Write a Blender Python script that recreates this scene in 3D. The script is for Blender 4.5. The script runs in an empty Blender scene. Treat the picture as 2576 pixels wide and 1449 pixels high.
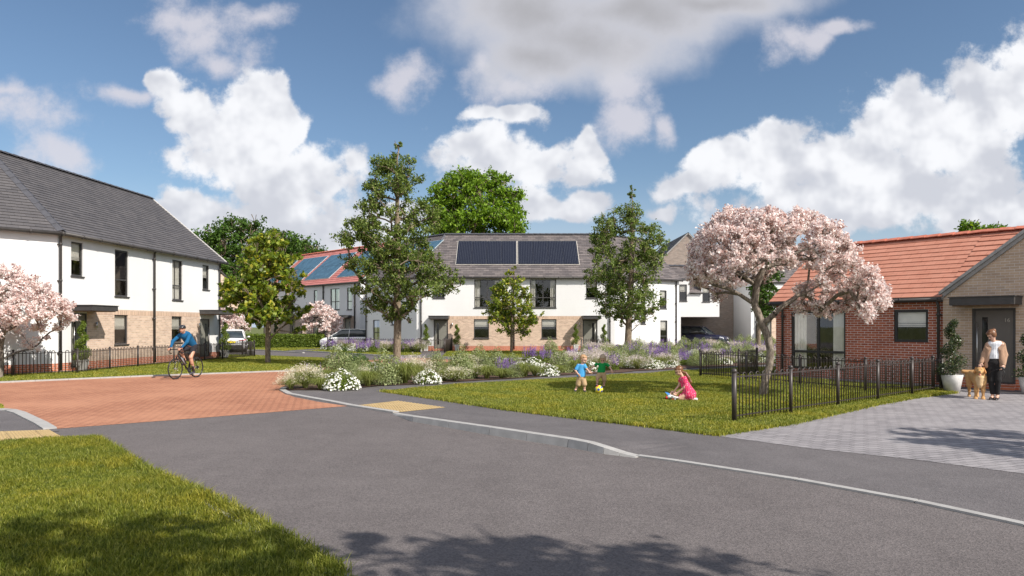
import bpy, bmesh, math, random
import numpy as np
from mathutils import Vector, Matrix, noise as mnoise
from mathutils.geometry import tessellate_polygon

random.seed(7); RNG = np.random.default_rng(11)
SC = bpy.context.scene
COL = SC.collection

# ------------------------------------------------------------------ camera, sky, sun, exposure
CAM_H = 1.75
cam = bpy.data.cameras.new("camera"); camo = bpy.data.objects.new("camera", cam); COL.objects.link(camo)
camo.location = (0, 0, CAM_H); camo.rotation_euler = (math.radians(90), 0, 0)
cam.sensor_width = 36; cam.lens = 1800 / 2576 * 36; cam.shift_y = 95.5 / 2576
cam.clip_start = 0.1; cam.clip_end = 3000
SC.camera = camo
SUN_POS = Vector((1.05, -0.85, 1.17)).normalized()
sun = bpy.data.lights.new("sun", 'SUN'); suno = bpy.data.objects.new("sun", sun); COL.objects.link(suno)
sun.energy = 4.8; sun.angle = math.radians(0.5); sun.color = (1.0, 0.935, 0.85)
suno.rotation_euler = (-SUN_POS).to_track_quat('-Z', 'Y').to_euler(); suno.location = (20, -20, 30)
SC.view_settings.view_transform = 'Standard'; SC.view_settings.look = 'None'
SC.view_settings.exposure = 0.31; SC.view_settings.gamma = 1.0
SC.cycles.max_bounces = 6; SC.cycles.transparent_max_bounces = 12
SC.cycles.use_denoising = True

def nodes_of(idb):
    idb.use_nodes = True; nt = idb.node_tree; nt.nodes.clear(); return nt
def N(nt, typ, **kw):
    n = nt.nodes.new(typ)
    for k, v in kw.items():
        if k.startswith('i_'):
            key = k[2:]; key = int(key) if key.isdigit() else key.replace('_', ' ')
            n.inputs[key].default_value = v
        else: setattr(n, k, v)
    return n
def math_n(nt, op, a, b=None, c=None, clamp=False):
    n = nt.nodes.new('ShaderNodeMath'); n.operation = op; n.use_clamp = clamp
    for i, x in enumerate((a, b, c)):
        if x is None: continue
        if isinstance(x, (int, float)): n.inputs[i].default_value = x
        else: nt.links.new(x, n.inputs[i])
    return n.outputs[0]
def vmath(nt, op, a, b=None):
    n = nt.nodes.new('ShaderNodeVectorMath'); n.operation = op
    for i, x in enumerate((a, b)):
        if x is None: continue
        if isinstance(x, tuple): n.inputs[i].default_value = x
        else: nt.links.new(x, n.inputs[i])
    return n.outputs['Value'] if op in ('LENGTH', 'DOT_PRODUCT') else n.outputs[0]
def mixc(nt, f, a, b, blend='MIX'):
    n = nt.nodes.new('ShaderNodeMix'); n.data_type = 'RGBA'; n.blend_type = blend
    for s, x in ((0, f), (6, a), (7, b)):
        if isinstance(x, (int, float)): n.inputs[s].default_value = x
        elif isinstance(x, tuple): n.inputs[s].default_value = x if len(x) == 4 else (*x, 1)
        else: nt.links.new(x, n.inputs[s])
    return n.outputs[2]
def smooth(nt, x, lo, hi):
    n = nt.nodes.new('ShaderNodeMapRange'); n.interpolation_type = 'SMOOTHSTEP'
    n.inputs[1].default_value = lo; n.inputs[2].default_value = hi
    nt.links.new(x, n.inputs[0]); return n.outputs[0]

world = bpy.data.worlds.new("World"); SC.world = world
nt = nodes_of(world)
sky = N(nt, 'ShaderNodeTexSky'); sky.sky_type = 'NISHITA'; sky.sun_disc = False
sky.sun_elevation = math.asin(SUN_POS.z); sky.sun_rotation = math.atan2(SUN_POS.x, SUN_POS.y)
sky.air_density = 1.0; sky.dust_density = 0.6; sky.ozone_density = 2.0
tc = N(nt, 'ShaderNodeTexCoord')
sep = N(nt, 'ShaderNodeSeparateXYZ'); nt.links.new(tc.outputs['Generated'], sep.inputs[0])
yy = math_n(nt, 'MAXIMUM', math_n(nt, 'ABSOLUTE', sep.outputs[1]), 0.12)
uu = math_n(nt, 'DIVIDE', sep.outputs[0], yy); vv = math_n(nt, 'DIVIDE', sep.outputs[2], yy)
cmb = N(nt, 'ShaderNodeCombineXYZ'); nt.links.new(uu, cmb.inputs[0]); nt.links.new(vv, cmb.inputs[1])
UV0 = cmb.outputs[0]
def E(x, y, a, b): return ((x - 1288) / 1800, (820 - y) / 1800, a / 1800, b / 1800)
CUM = [E(545,320,120,80), E(650,285,120,90), E(720,300,60,70), E(600,390,190,110), E(700,440,190,110), E(800,430,115,95), E(870,470,60,70), E(435,185,50,42), E(470,250,70,50), E(480,300,60,60),
       E(700,520,250,80), E(470,540,150,60), E(1275,285,110,42), E(1345,270,60,40), E(1200,385,115,68), E(1290,420,170,60), E(1370,390,90,60), E(1485,370,48,60), E(1460,430,70,40),
       E(1400,520,130,44), E(1350,500,70,46), E(640,590,360,75), E(1010,560,160,40), E(1750,455,125,58), E(1770,410,70,42), E(1880,430,170,66), E(1960,380,120,60), E(2080,400,210,105), E(2200,330,150,80),
       E(2330,330,260,125), E(2520,230,210,120), E(2380,470,350,140), E(2100,520,350,85), E(1680,525,50,28), E(2600,520,280,100),
       E(3000,300,300,200), E(-300,450,260,120)]
GREY = [E(1310,35,260,125), E(1450,100,300,120), E(1600,20,360,90), E(1350,150,170,90), E(1800,-10,260,60)]
WISP = [E(470,20,90,60), E(520,70,110,60), E(570,130,90,50), E(640,20,110,50), E(60,290,160,80), E(130,370,150,55), E(40,230,90,40), E(320,215,140,30),
        E(1190,205,60,36), E(2100,95,90,30), E(2020,120,60,40), E(1570,200,80,90), E(1960,100,70,60), E(1540,300,60,90), E(1280,225,110,40), E(1015,190,62,66), E(1640,330,50,60)]
def field_group(name, ells, warp, wscale, namp, nscale, nr):
    g = bpy.data.node_groups.new(name, 'ShaderNodeTree')
    g.interface.new_socket('V', in_out='INPUT', socket_type='NodeSocketVector')
    g.interface.new_socket('F', in_out='OUTPUT', socket_type='NodeSocketFloat')
    gi = g.nodes.new('NodeGroupInput'); go = g.nodes.new('NodeGroupOutput')
    nz = N(g, 'ShaderNodeTexNoise', i_Scale=wscale, i_Detail=2.0, i_Roughness=0.6); g.links.new(gi.outputs[0], nz.inputs['Vector'])
    off = vmath(g, 'MULTIPLY', vmath(g, 'SUBTRACT', nz.outputs['Color'], (.5, .5, .5)), (warp, warp, 0))
    p = vmath(g, 'ADD', gi.outputs[0], off); cur = None
    for (x, y, a, b) in ells:
        q = vmath(g, 'MULTIPLY', vmath(g, 'SUBTRACT', p, (x, y, 0)), (1 / a, 1 / b, 0))
        r = math_n(g, 'SUBTRACT', 1.0, vmath(g, 'LENGTH', q))
        cur = r if cur is None else math_n(g, 'SMOOTH_MAX', cur, r, 0.25)
    n2 = N(g, 'ShaderNodeTexNoise', i_Scale=nscale, i_Detail=7.0, i_Roughness=nr); g.links.new(gi.outputs[0], n2.inputs['Vector'])
    f = math_n(g, 'ADD', cur, math_n(g, 'MULTIPLY', math_n(g, 'SUBTRACT', n2.outputs[0], 0.5), namp))
    g.links.new(f, go.inputs[0]); return g
def use(g, vec):
    n = nt.nodes.new('ShaderNodeGroup'); n.node_tree = g; nt.links.new(vec, n.inputs[0]); return n.outputs[0]
gA = field_group('cumulus', CUM, 0.12, 9.0, 2.3, 13.0, 0.62)
gB = field_group('wisps', WISP, 0.16, 6.0, 3.2, 8.0, 0.68)
gC = field_group('greycloud', GREY, 0.10, 5.0, 1.3, 6.0, 0.6)
fA = use(gA, UV0)
aA = math_n(nt, 'POWER', smooth(nt, fA, -0.10, 0.36), 1.2)
def bnoise(scale, det, rgh, off=(0, 0, 0)):
    n = N(nt, 'ShaderNodeTexNoise', i_Scale=scale, i_Detail=det, i_Roughness=rgh); nt.links.new(vmath(nt, 'ADD', UV0, off), n.inputs['Vector']); return n.outputs[0]
billow = math_n(nt, 'SUBTRACT', bnoise(14.0, 3.0, .55), bnoise(14.0, 3.0, .55, (0.010, 0.024, 0)))
lit = math_n(nt, 'MULTIPLY', bnoise(7.0, 3.0, .5), 1.0)
lit = math_n(nt, 'ADD', lit, math_n(nt, 'MULTIPLY', billow, 1.5))
lit = math_n(nt, 'ADD', lit, math_n(nt, 'MULTIPLY', smooth(nt, vv, 0.12, 0.26), 0.22))
cA = mixc(nt, smooth(nt, lit, 0.30, 1.0), (5.6, 5.8, 6.4), (8.4, 8.5, 8.8))
aB = math_n(nt, 'MULTIPLY', math_n(nt, 'POWER', smooth(nt, use(gB, UV0), -0.25, 0.9), 1.1), 0.8)
fC = use(gC, UV0); aC = math_n(nt, 'MULTIPLY', smooth(nt, fC, -0.30, 0.55), 0.95)
cC = mixc(nt, smooth(nt, fC, 0.1, 1.1), (6.0, 6.05, 6.6), (4.1, 4.05, 4.25))
skyc = mixc(nt, 1.0, sky.outputs[0], (0.90, 0.95, 0.98), 'MULTIPLY')
skyc = mixc(nt, math_n(nt, 'SUBTRACT', 1.0, smooth(nt, vv, 0.0, 0.22)), skyc, (4.9, 5.7, 6.9))
c1 = mixc(nt, aB, skyc, (6.6, 6.4, 6.9)); c2 = mixc(nt, aC, c1, cC); c3 = mixc(nt, aA, c2, cA)
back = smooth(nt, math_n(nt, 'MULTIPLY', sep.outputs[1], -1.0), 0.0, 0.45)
c3 = mixc(nt, math_n(nt, 'MULTIPLY', back, 0.75), c3, (10.5, 10.5, 10.8))   # unseen bright cloud bank, added behind the viewer to fill the shaded sides
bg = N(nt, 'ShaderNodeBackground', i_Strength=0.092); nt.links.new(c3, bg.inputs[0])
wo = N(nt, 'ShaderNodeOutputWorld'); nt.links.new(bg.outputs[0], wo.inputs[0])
world.cycles.sampling_method = 'MANUAL'; world.cycles.sample_map_resolution = 512

# ------------------------------------------------------------------ helpers
def G(px, py, z=0.0):
    Y = 1800 * (CAM_H - z) / (py - 820); return ((px - 1288) / 1800 * Y, Y)
def tag(o, label=None, cat=None, group=None, kind=None):
    if label: o['label'] = label
    if cat: o['category'] = cat
    if group: o['group'] = group
    if kind: o['kind'] = kind
    return o
def thing(name, label, cat, loc=(0, 0, 0), rz=0, group=None):
    o = bpy.data.objects.new(name, None); COL.objects.link(o); o.empty_display_size = .2
    o.location = loc; o.rotation_euler = (0, 0, rz); return tag(o, label, cat, group)
def wloc(o):
    v = Vector((0, 0, 0))
    while o: v += o.location; o = o.parent
    return v
class MB:
    def __init__(s): s.v = []; s.f = []; s.m = []; s.uv = []; s.sm = []
    def face(s, pts, mat=0, uv=None, sm=False):
        b = len(s.v); s.v += [tuple(p) for p in pts]; s.f.append(tuple(range(b, b + len(pts)))); s.m.append(mat)
        s.uv.append(uv if uv else [(p[0] + p[1], p[2]) for p in pts]); s.sm.append(sm)
    def idx(s, faces, base, mat=0, sm=False):
        for f in faces:
            ff = tuple(base + i for i in f); s.f.append(ff); s.m.append(mat); s.sm.append(sm)
            s.uv.append([(s.v[i][0] + s.v[i][1], s.v[i][2]) for i in ff])
    def hexa(s, p, mat=0):      # 8 points: bottom 4 ccw, top 4
        b = len(s.v); s.v += [tuple(q) for q in p]
        s.idx([(0, 3, 2, 1), (4, 5, 6, 7), (0, 1, 5, 4), (1, 2, 6, 5), (2, 3, 7, 6), (3, 0, 4, 7)], b, mat)
    def box(s, c, size, mat=0, rz=0, taper=1.0):
        x, y, z = size[0] / 2, size[1] / 2, size[2] / 2; ca, sa = math.cos(rz), math.sin(rz); P = []
        for k, zz in ((1, -z), (taper, z)):
            for (a, b2) in ((-x, -y), (x, -y), (x, y), (-x, y)):
                a *= k; b3 = b2 * k; P.append((c[0] + a * ca - b3 * sa, c[1] + a * sa + b3 * ca, c[2] + zz))
        s.hexa(P, mat)
    def tube(s, pts, rad, n=6, mat=0, cap=True, sm=True):
        pts = [Vector(p) for p in pts]
        if not isinstance(rad, (list, tuple)): rad = [rad] * len(pts)
        b = len(s.v); ref = None
        for i, p in enumerate(pts):
            t = (pts[min(i + 1, len(pts) - 1)] - pts[max(i - 1, 0)])
            t = t.normalized() if t.length > 1e-9 else Vector((0, 0, 1))
            if ref is None: ref = Vector((0, 0, 1)) if abs(t.z) < .9 else Vector((1, 0, 0))
            a = t.cross(ref); a = a.normalized() if a.length > 1e-6 else t.orthogonal().normalized()
            c = a.cross(t).normalized(); ref = c
            for k in range(n):
                th = 2 * math.pi * k / n; s.v.append(tuple(p + (a * math.cos(th) + c * math.sin(th)) * rad[i]))
        fs = [(i * n + k, i * n + (k + 1) % n, (i + 1) * n + (k + 1) % n, (i + 1) * n + k) for i in range(len(pts) - 1) for k in range(n)]
        s.idx(fs, b, mat, sm)
        if cap: s.idx([tuple(range(n))[::-1], tuple((len(pts) - 1) * n + k for k in range(n))], b, mat)
    def ball(s, c, r, mat=0, n=10, m=7, sc=(1, 1, 1)):
        b = len(s.v)
        for i in range(m + 1):
            ph = math.pi * i / m
            for k in range(n):
                th = 2 * math.pi * k / n
                s.v.append((c[0] + r * sc[0] * math.sin(ph) * math.cos(th), c[1] + r * sc[1] * math.sin(ph) * math.sin(th), c[2] + r * sc[2] * math.cos(ph)))
        s.idx([(i * n + k, (i + 1) * n + k, (i + 1) * n + (k + 1) % n, i * n + (k + 1) % n) for i in range(m) for k in range(n)], b, mat, True)
    def lathe(s, c, prof, n=20, mat=0, sq=False, rz=0):
        b = len(s.v)
        for (r, z) in prof:
            for k in range(n):
                th = 2 * math.pi * k / n + rz; q = 1.0
                if sq: q = 1 / max(abs(math.cos(th - rz)), abs(math.sin(th - rz)))
                s.v.append((c[0] + r * q * math.cos(th), c[1] + r * q * math.sin(th), c[2] + z))
        s.idx([(i * n + k, i * n + (k + 1) % n, (i + 1) * n + (k + 1) % n, (i + 1) * n + k) for i in range(len(prof) - 1) for k in range(n)], b, mat, not sq)
        s.idx([tuple(range(n))[::-1], tuple((len(prof) - 1) * n + k for k in range(n))], b, mat)
    def build(s, name, mats, parent=None, origin=None):
        me = bpy.data.meshes.new(name)
        L = wloc(parent) if parent else (Vector(origin) if origin else Vector((0, 0, 0)))
        me.from_pydata([(v[0] - L[0], v[1] - L[1], v[2] - L[2]) for v in s.v], [], s.f)
        for m in (mats if isinstance(mats, (list, tuple)) else [mats]): me.materials.append(m)
        me.polygons.foreach_set('material_index', s.m); me.polygons.foreach_set('use_smooth', s.sm)
        uvl = me.uv_layers.new(name='UVMap'); flat = np.array([c for f in s.uv for c in f], dtype=np.float32).ravel()
        uvl.data.foreach_set('uv', flat); me.update()
        if 'wall' in name: bm_ = bmesh.new(); bm_.from_mesh(me); bmesh.ops.remove_doubles(bm_, verts=bm_.verts, dist=.0005); bm_.to_mesh(me); bm_.free()
        o = bpy.data.objects.new(name, me); COL.objects.link(o)
        if parent: o.parent = parent
        elif origin: o.location = origin
        return o
def np_mesh(name, V, F, mat, parent=None, midx=None, smooth=False, origin=None):
    V = np.asarray(V, dtype=np.float32)
    if parent is not None: V = V - np.array(wloc(parent), dtype=np.float32)
    elif origin is not None: V = V - np.array(origin, dtype=np.float32)
    F = np.asarray(F, dtype=np.int32); k = F.shape[1]; me = bpy.data.meshes.new(name)
    me.vertices.add(len(V)); me.vertices.foreach_set('co', V.ravel())
    me.loops.add(F.size); me.loops.foreach_set('vertex_index', F.ravel())
    me.polygons.add(len(F)); me.polygons.foreach_set('loop_start', np.arange(len(F), dtype=np.int32) * k)
    me.polygons.foreach_set('loop_total', np.full(len(F), k, dtype=np.int32))
    for m in (mat if isinstance(mat, (list, tuple)) else [mat]): me.materials.append(m)
    if midx is not None: me.polygons.foreach_set('material_index', np.asarray(midx, dtype=np.int32))
    if smooth: me.polygons.foreach_set('use_smooth', np.ones(len(F), dtype=bool))
    me.update(calc_edges=True)
    o = bpy.data.objects.new(name, me); COL.objects.link(o)
    if parent is not None: o.parent = parent
    elif origin is not None: o.location = origin
    return o
def copy_tree(o, parent=None):
    c = o.copy(); COL.objects.link(c)
    if parent: c.parent = parent
    for ch in list(o.children): copy_tree(ch, c)
    return c

# ------------------------------------------------------------------ materials
def base_mat(name, col=None, rough=.6, metal=0, spec=.5, emis=None):
    m = bpy.data.materials.new(name); t = nodes_of(m)
    p = N(t, 'ShaderNodeBsdfPrincipled'); o = N(t, 'ShaderNodeOutputMaterial'); t.links.new(p.outputs[0], o.inputs[0])
    if col: p.inputs['Base Color'].default_value = (*col, 1)
    p.inputs['Roughness'].default_value = rough; p.inputs['Metallic'].default_value = metal
    p.inputs['Specular IOR Level'].default_value = spec
    return m, t, p
def bump(t, p, h, strength=.3, dist=.01):
    b = N(t, 'ShaderNodeBump'); b.inputs['Strength'].default_value = strength; b.inputs['Distance'].default_value = dist
    t.links.new(h, b.inputs['Height']); t.links.new(b.outputs[0], p.inputs['Normal'])
def plain(name, col, rough=.6, metal=0, spec=.5, var=.12, scale=6):
    m, t, p = base_mat(name, col, rough, metal, spec)
    c = N(t, 'ShaderNodeTexCoord'); n = N(t, 'ShaderNodeTexNoise', i_Scale=scale, i_Detail=4.0)
    t.links.new(c.outputs['Object'], n.inputs['Vector'])
    k = smooth(t, n.outputs[0], .3, .7)
    t.links.new(mixc(t, k, tuple(x * (1 - var) for x in col), tuple(min(1, x * (1 + var)) for x in col)), p.inputs['Base Color'])
    return m
def brick(name, c1, c2, mortar, bw=.225, rh=.075, ms=.0055, rough=.85, c3=None, coord='UV', rot=0, bmp=.5, off=.5, spec=.3, nscale=1.2, patch=.25, sm=.1):
    m, t, p = base_mat(name, None, rough, 0, spec)
    c = N(t, 'ShaderNodeTexCoord'); mp = N(t, 'ShaderNodeMapping'); mp.inputs['Rotation'].default_value[2] = rot
    t.links.new(c.outputs[coord], mp.inputs[0])
    b = N(t, 'ShaderNodeTexBrick'); b.offset = off
    t.links.new(mp.outputs[0], b.inputs['Vector'])
    for k, v in (('Scale', 1), ('Mortar Size', ms), ('Mortar Smooth', sm), ('Bias', 0), ('Brick Width', bw), ('Row Height', rh)): b.inputs[k].default_value = v
    b.inputs['Color1'].default_value = (*c1, 1); b.inputs['Color2'].default_value = (*c2, 1); b.inputs['Mortar'].default_value = (*mortar, 1)
    n = N(t, 'ShaderNodeTexNoise', i_Scale=nscale, i_Detail=5.0, i_Roughness=.65); t.links.new(mp.outputs[0], n.inputs['Vector'])
    f = smooth(t, n.outputs[0], .35, .7)
    col = mixc(t, math_n(t, 'MULTIPLY', f, patch), b.outputs[0], c3 or c1)
    n2 = N(t, 'ShaderNodeTexNoise', i_Scale=60.0, i_Detail=3.0); t.links.new(mp.outputs[0], n2.inputs['Vector'])
    col = mixc(t, .35, col, mixc(t, n2.outputs[0], (.25, .25, .25), (.75, .75, .75)), 'OVERLAY')
    t.links.new(col, p.inputs['Base Color'])
    h = math_n(t, 'ADD', math_n(t, 'MULTIPLY', math_n(t, 'SUBTRACT', 1.0, b.outputs['Fac']), 1.0), math_n(t, 'MULTIPLY', n2.outputs[0], .3))
    bump(t, p, h, bmp, .008); return m
def render_mat(name, col):
    m, t, p = base_mat(name, None, .9, 0, .2)
    c = N(t, 'ShaderNodeTexCoord'); n = N(t, 'ShaderNodeTexNoise', i_Scale=.6, i_Detail=5.0); t.links.new(c.outputs['Object'], n.inputs['Vector'])
    n2 = N(t, 'ShaderNodeTexNoise', i_Scale=70.0, i_Detail=3.0); t.links.new(c.outputs['Object'], n2.inputs['Vector'])
    t.links.new(mixc(t, smooth(t, n.outputs[0], .35, .7), tuple(x * .955 for x in col), col), p.inputs['Base Color'])
    bump(t, p, n2.outputs[0], .25, .004); return m
def asphalt(name, c1, c2, speck=.5):
    m, t, p = base_mat(name, None, .85, 0, .35)
    c = N(t, 'ShaderNodeTexCoord')
    def nz(s, d=4.0):
        n = N(t, 'ShaderNodeTexNoise', i_Scale=s, i_Detail=d, i_Roughness=.6); t.links.new(c.outputs['Object'], n.inputs['Vector']); return n.outputs[0]
    big = nz(.35); mid = nz(2.2); fine = nz(90, 2.0)
    v = N(t, 'ShaderNodeTexVoronoi', i_Scale=75.0); t.links.new(c.outputs['Object'], v.inputs['Vector'])
    col = mixc(t, smooth(t, math_n(t, 'ADD', math_n(t, 'MULTIPLY', big, .6), math_n(t, 'MULTIPLY', mid, .4)), .36, .64), c1, c2)
    sp = N(t, 'ShaderNodeSeparateColor'); t.links.new(v.outputs['Color'], sp.inputs[0])
    g = mixc(t, sp.outputs[0], (.22, .22, .22), (.80, .78, .78))
    col = mixc(t, speck, col, g, 'OVERLAY')
    mp = N(t, 'ShaderNodeMapping'); mp.inputs['Rotation'].default_value[2] = .75; mp.inputs['Scale'].default_value = (2.2, .12, 1)
    t.links.new(c.outputs['Object'], mp.inputs[0]); tr = N(t, 'ShaderNodeTexNoise', i_Scale=1.0, i_Detail=3.0); t.links.new(mp.outputs[0], tr.inputs['Vector'])
    col = mixc(t, smooth(t, tr.outputs[0], .45, .75), col, mixc(t, 1.0, col, (.94, .94, .94), 'MULTIPLY'))
    v2 = N(t, 'ShaderNodeTexNoise', i_Scale=1.1, i_Detail=6.0, i_Roughness=.7); t.links.new(c.outputs['Object'], v2.inputs['Vector'])
    col = mixc(t, smooth(t, v2.outputs[0], .60, .72), col, mixc(t, 1.0, col, (.88, .87, .87), 'MULTIPLY'))
    t.links.new(col, p.inputs['Base Color']); bump(t, p, math_n(t, 'ADD', v.outputs[0], fine), .5, .006); return m
def leafmat(name, cols, trans=.35, rough=.5, spec=.4, tt=(1.25, 1.25, .7), patch=0):
    m = bpy.data.materials.new(name); t = nodes_of(m)
    g = N(t, 'ShaderNodeNewGeometry'); r = N(t, 'ShaderNodeValToRGB'); r.color_ramp.interpolation = 'LINEAR'
    el = r.color_ramp.elements
    while len(el) < len(cols): el.new(.5)
    for i, c in enumerate(cols): el[i].position = i / max(1, len(cols) - 1); el[i].color = (*c, 1)
    t.links.new(g.outputs['Random Per Island'], r.inputs[0])
    p = N(t, 'ShaderNodeBsdfPrincipled', i_Roughness=rough); p.inputs['Specular IOR Level'].default_value = spec
    rc = r.outputs[0]
    if patch:      # turf grows in lighter, darker and yellower patches
        tcx = N(t, 'ShaderNodeTexCoord'); n1 = N(t, 'ShaderNodeTexNoise', i_Scale=.9, i_Detail=4.0, i_Roughness=.65); t.links.new(tcx.outputs['Object'], n1.inputs['Vector'])
        n2 = N(t, 'ShaderNodeTexNoise', i_Scale=4.5, i_Detail=2.0); t.links.new(tcx.outputs['Object'], n2.inputs['Vector'])
        rc = mixc(t, math_n(t, 'MULTIPLY', smooth(t, n1.outputs[0], .42, .68), patch), rc, mixc(t, 1.0, rc, (1.45, 1.2, .9), 'MULTIPLY'))
        rc = mixc(t, math_n(t, 'MULTIPLY', smooth(t, n2.outputs[0], .5, .72), patch), rc, mixc(t, 1.0, rc, (.62, .72, .75), 'MULTIPLY'))
    t.links.new(rc, p.inputs['Base Color'])
    tl = N(t, 'ShaderNodeBsdfTranslucent'); t.links.new(mixc(t, 1.0, rc, tt, 'MULTIPLY'), tl.inputs[0])
    mx = N(t, 'ShaderNodeMixShader'); mx.inputs[0].default_value = trans
    t.links.new(p.outputs[0], mx.inputs[1]); t.links.new(tl.outputs[0], mx.inputs[2])
    o = N(t, 'ShaderNodeOutputMaterial'); t.links.new(mx.outputs[0], o.inputs[0]); return m
def glass_mat(name, tint=(.93, .94, .92), refl=.045):
    m = bpy.data.materials.new(name); t = nodes_of(m)
    tr = N(t, 'ShaderNodeBsdfTransparent'); tr.inputs[0].default_value = (*tint, 1)
    gl = N(t, 'ShaderNodeBsdfGlossy', i_Roughness=.02)
    fr = N(t, 'ShaderNodeLayerWeight', i_Blend=.45)
    f = math_n(t, 'ADD', math_n(t, 'MULTIPLY', fr.outputs['Fresnel'], .55), refl, clamp=True)
    mx = N(t, 'ShaderNodeMixShader'); t.links.new(f, mx.inputs[0]); t.links.new(tr.outputs[0], mx.inputs[1]); t.links.new(gl.outputs[0], mx.inputs[2])
    o = N(t, 'ShaderNodeOutputMaterial'); t.links.new(mx.outputs[0], o.inputs[0]); return m
def bark(name, c1, c2):
    m, t, p = base_mat(name, None, .9, 0, .2)
    c = N(t, 'ShaderNodeTexCoord'); mp = N(t, 'ShaderNodeMapping'); mp.inputs['Scale'].default_value = (14, 14, 4); t.links.new(c.outputs['Object'], mp.inputs[0])
    n = N(t, 'ShaderNodeTexNoise', i_Scale=1.5, i_Detail=6.0, i_Roughness=.7); t.links.new(mp.outputs[0], n.inputs['Vector'])
    t.links.new(mixc(t, smooth(t, n.outputs[0], .35, .65), c1, c2), p.inputs['Base Color']); bump(t, p, n.outputs[0], .8, .02); return m

WHITE = render_mat('white_render', (.75, .75, .745))
BUFF = brick('buff_brick', (.68, .50, .38), (.44, .31, .23), (.66, .60, .54), c3=(.66, .52, .40), patch=.5, nscale=3)
PLINTH = brick('red_plinth_brick', (.56, .18, .09), (.42, .125, .065), (.62, .58, .54))
REDB = brick('dark_red_brick', (.47, .135, .07), (.31, .088, .05), (.72, .68, .64), ms=.0065, patch=.3, c3=(.24, .065, .04))
STONEB = brick('brown_brick', (.58, .43, .31), (.43, .32, .235), (.68, .65, .61), ms=.005, patch=.4, c3=(.36, .25, .18), nscale=2)
GABLEB = brick('gable_brick', (.36, .29, .245), (.24, .20, .175), (.36, .34, .31), c3=(.29, .22, .18), patch=.5, nscale=3)
SLATE = brick('grey_slate', (.115, .108, .110), (.082, .078, .082), (.035, .034, .036), bw=.36, rh=.2, ms=.004, rough=.6, bmp=.3, patch=.3, c3=(.13, .12, .12))
SLATEB = brick('brown_slate', (.195, .168, .162), (.095, .085, .088), (.05, .045, .045), bw=.40, rh=.22, ms=.008, rough=.65, bmp=.3, patch=.3, c3=(.17, .15, .145))
REDTILE = brick('terracotta_tile', (.54, .235, .16), (.47, .195, .13), (.27, .09, .06), bw=.33, rh=.3, ms=.004, rough=.8, bmp=.3, patch=.4, c3=(.56, .28, .20), nscale=2.5)
REDTILE2 = brick('rose_tile', (.56, .215, .185), (.45, .165, .145), (.25, .07, .07), bw=.3, rh=.3, ms=.008, rough=.8, bmp=.3, patch=.4, c3=(.58, .24, .22))
RIDGE_GREY = plain('ridge_tile_grey', (.075, .075, .085), .55)
RIDGE_RED = plain('ridge_tile_red', (.50, .16, .10), .8, var=.2)
METAL = plain('charcoal_metal', (.055, .053, .053), .45, 0, .5)
PIPE = plain('dark_pipe', (.05, .045, .042), .5)
FENCE = plain('bronze_black_paint', (.048, .038, .035), .42, 0, .5)
FRAME = plain('window_frame_grey', (.052, .050, .050), .45)
DOORM = plain('door_grey_green', (.21, .205, .175), .5, var=.03)
DOORD = plain('door_dark_brown', (.125, .112, .10), .5, var=.04)
STEEL = plain('brushed_steel', (.55, .54, .52), .3, .9)
GLASS = glass_mat('window_glass')
DGLASS = plain('dark_glass', (.012, .013, .014), .06, 0, .6, var=.1)
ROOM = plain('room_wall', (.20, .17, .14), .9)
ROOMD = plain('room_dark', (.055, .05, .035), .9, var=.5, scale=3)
BLIND = plain('blind_fabric', (.84, .80, .74), .9, var=.04)
CURT = plain('curtain_fabric', (.80, .77, .72), .9, var=.06)
CONC = plain('kerb_concrete', (.37, .36, .345), .9, var=.09, scale=6)
GUTTER = PIPE
SOIL = plain('bark_mulch', (.085, .045, .03), .95, var=.45, scale=14)
TURF = plain('turf_soil', (.11, .125, .025), .95, var=.35, scale=5)
ASPH = asphalt('road_asphalt', (.126, .112, .109), (.150, .134, .130))
FOOT = asphalt('footway_asphalt', (.115, .106, .107), (.145, .134, .135), .4)
REDPAVE = brick('red_block_paving', (.47, .215, .125), (.39, .17, .10), (.13, .055, .035), bw=.22, rh=.11, ms=.011, coord='Object', rot=.52, c3=(.53, .265, .16), patch=.55, nscale=.5, bmp=.4)
GREYPAVE = brick('grey_block_paving', (.31, .292, .298), (.225, .212, .220), (.085, .08, .085), bw=.26, rh=.13, ms=.009, coord='Object', rot=-.33, c3=(.34, .32, .322), patch=.5, nscale=.8, bmp=.5)
TACT = brick('tactile_paving', (.50, .37, .19), (.44, .32, .16), (.22, .16, .09), bw=.4, rh=.4, ms=.006, coord='Object', rot=-.7, off=0, bmp=.4, patch=.4)
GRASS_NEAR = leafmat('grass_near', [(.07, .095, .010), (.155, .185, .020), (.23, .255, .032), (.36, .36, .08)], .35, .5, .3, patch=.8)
GRASS_PALE = leafmat('grass_pale', [(.09, .12, .014), (.19, .225, .026), (.28, .30, .042), (.44, .43, .12)], .35, .5, .3, patch=.8)  # paler grass for the lawns and verges beyond the near lawn
LEAF_A = leafmat('leaf_green', [(.045, .080, .016), (.105, .160, .030), (.175, .240, .048), (.33, .385, .12)], .40, .55, .3)
LEAF_Y = leafmat('leaf_yellowgreen', [(.05, .088, .010), (.12, .185, .018), (.20, .28, .028), (.32, .38, .05), (.60, .52, .06)], .42, .45, .45)
LEAF_BG = leafmat('leaf_bright', [(.06, .12, .008), (.12, .22, .014), (.18, .30, .018), (.25, .38, .03)], .3, .55, .3)
LEAF_DK = leafmat('leaf_dark', [(.03, .07, .010), (.06, .125, .015), (.10, .18, .022)], .25, .55, .3)
LEAF_HEDGE = leafmat('leaf_hedge', [(.06, .10, .014), (.14, .20, .024), (.26, .33, .045)], .3, .5, .4)
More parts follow.
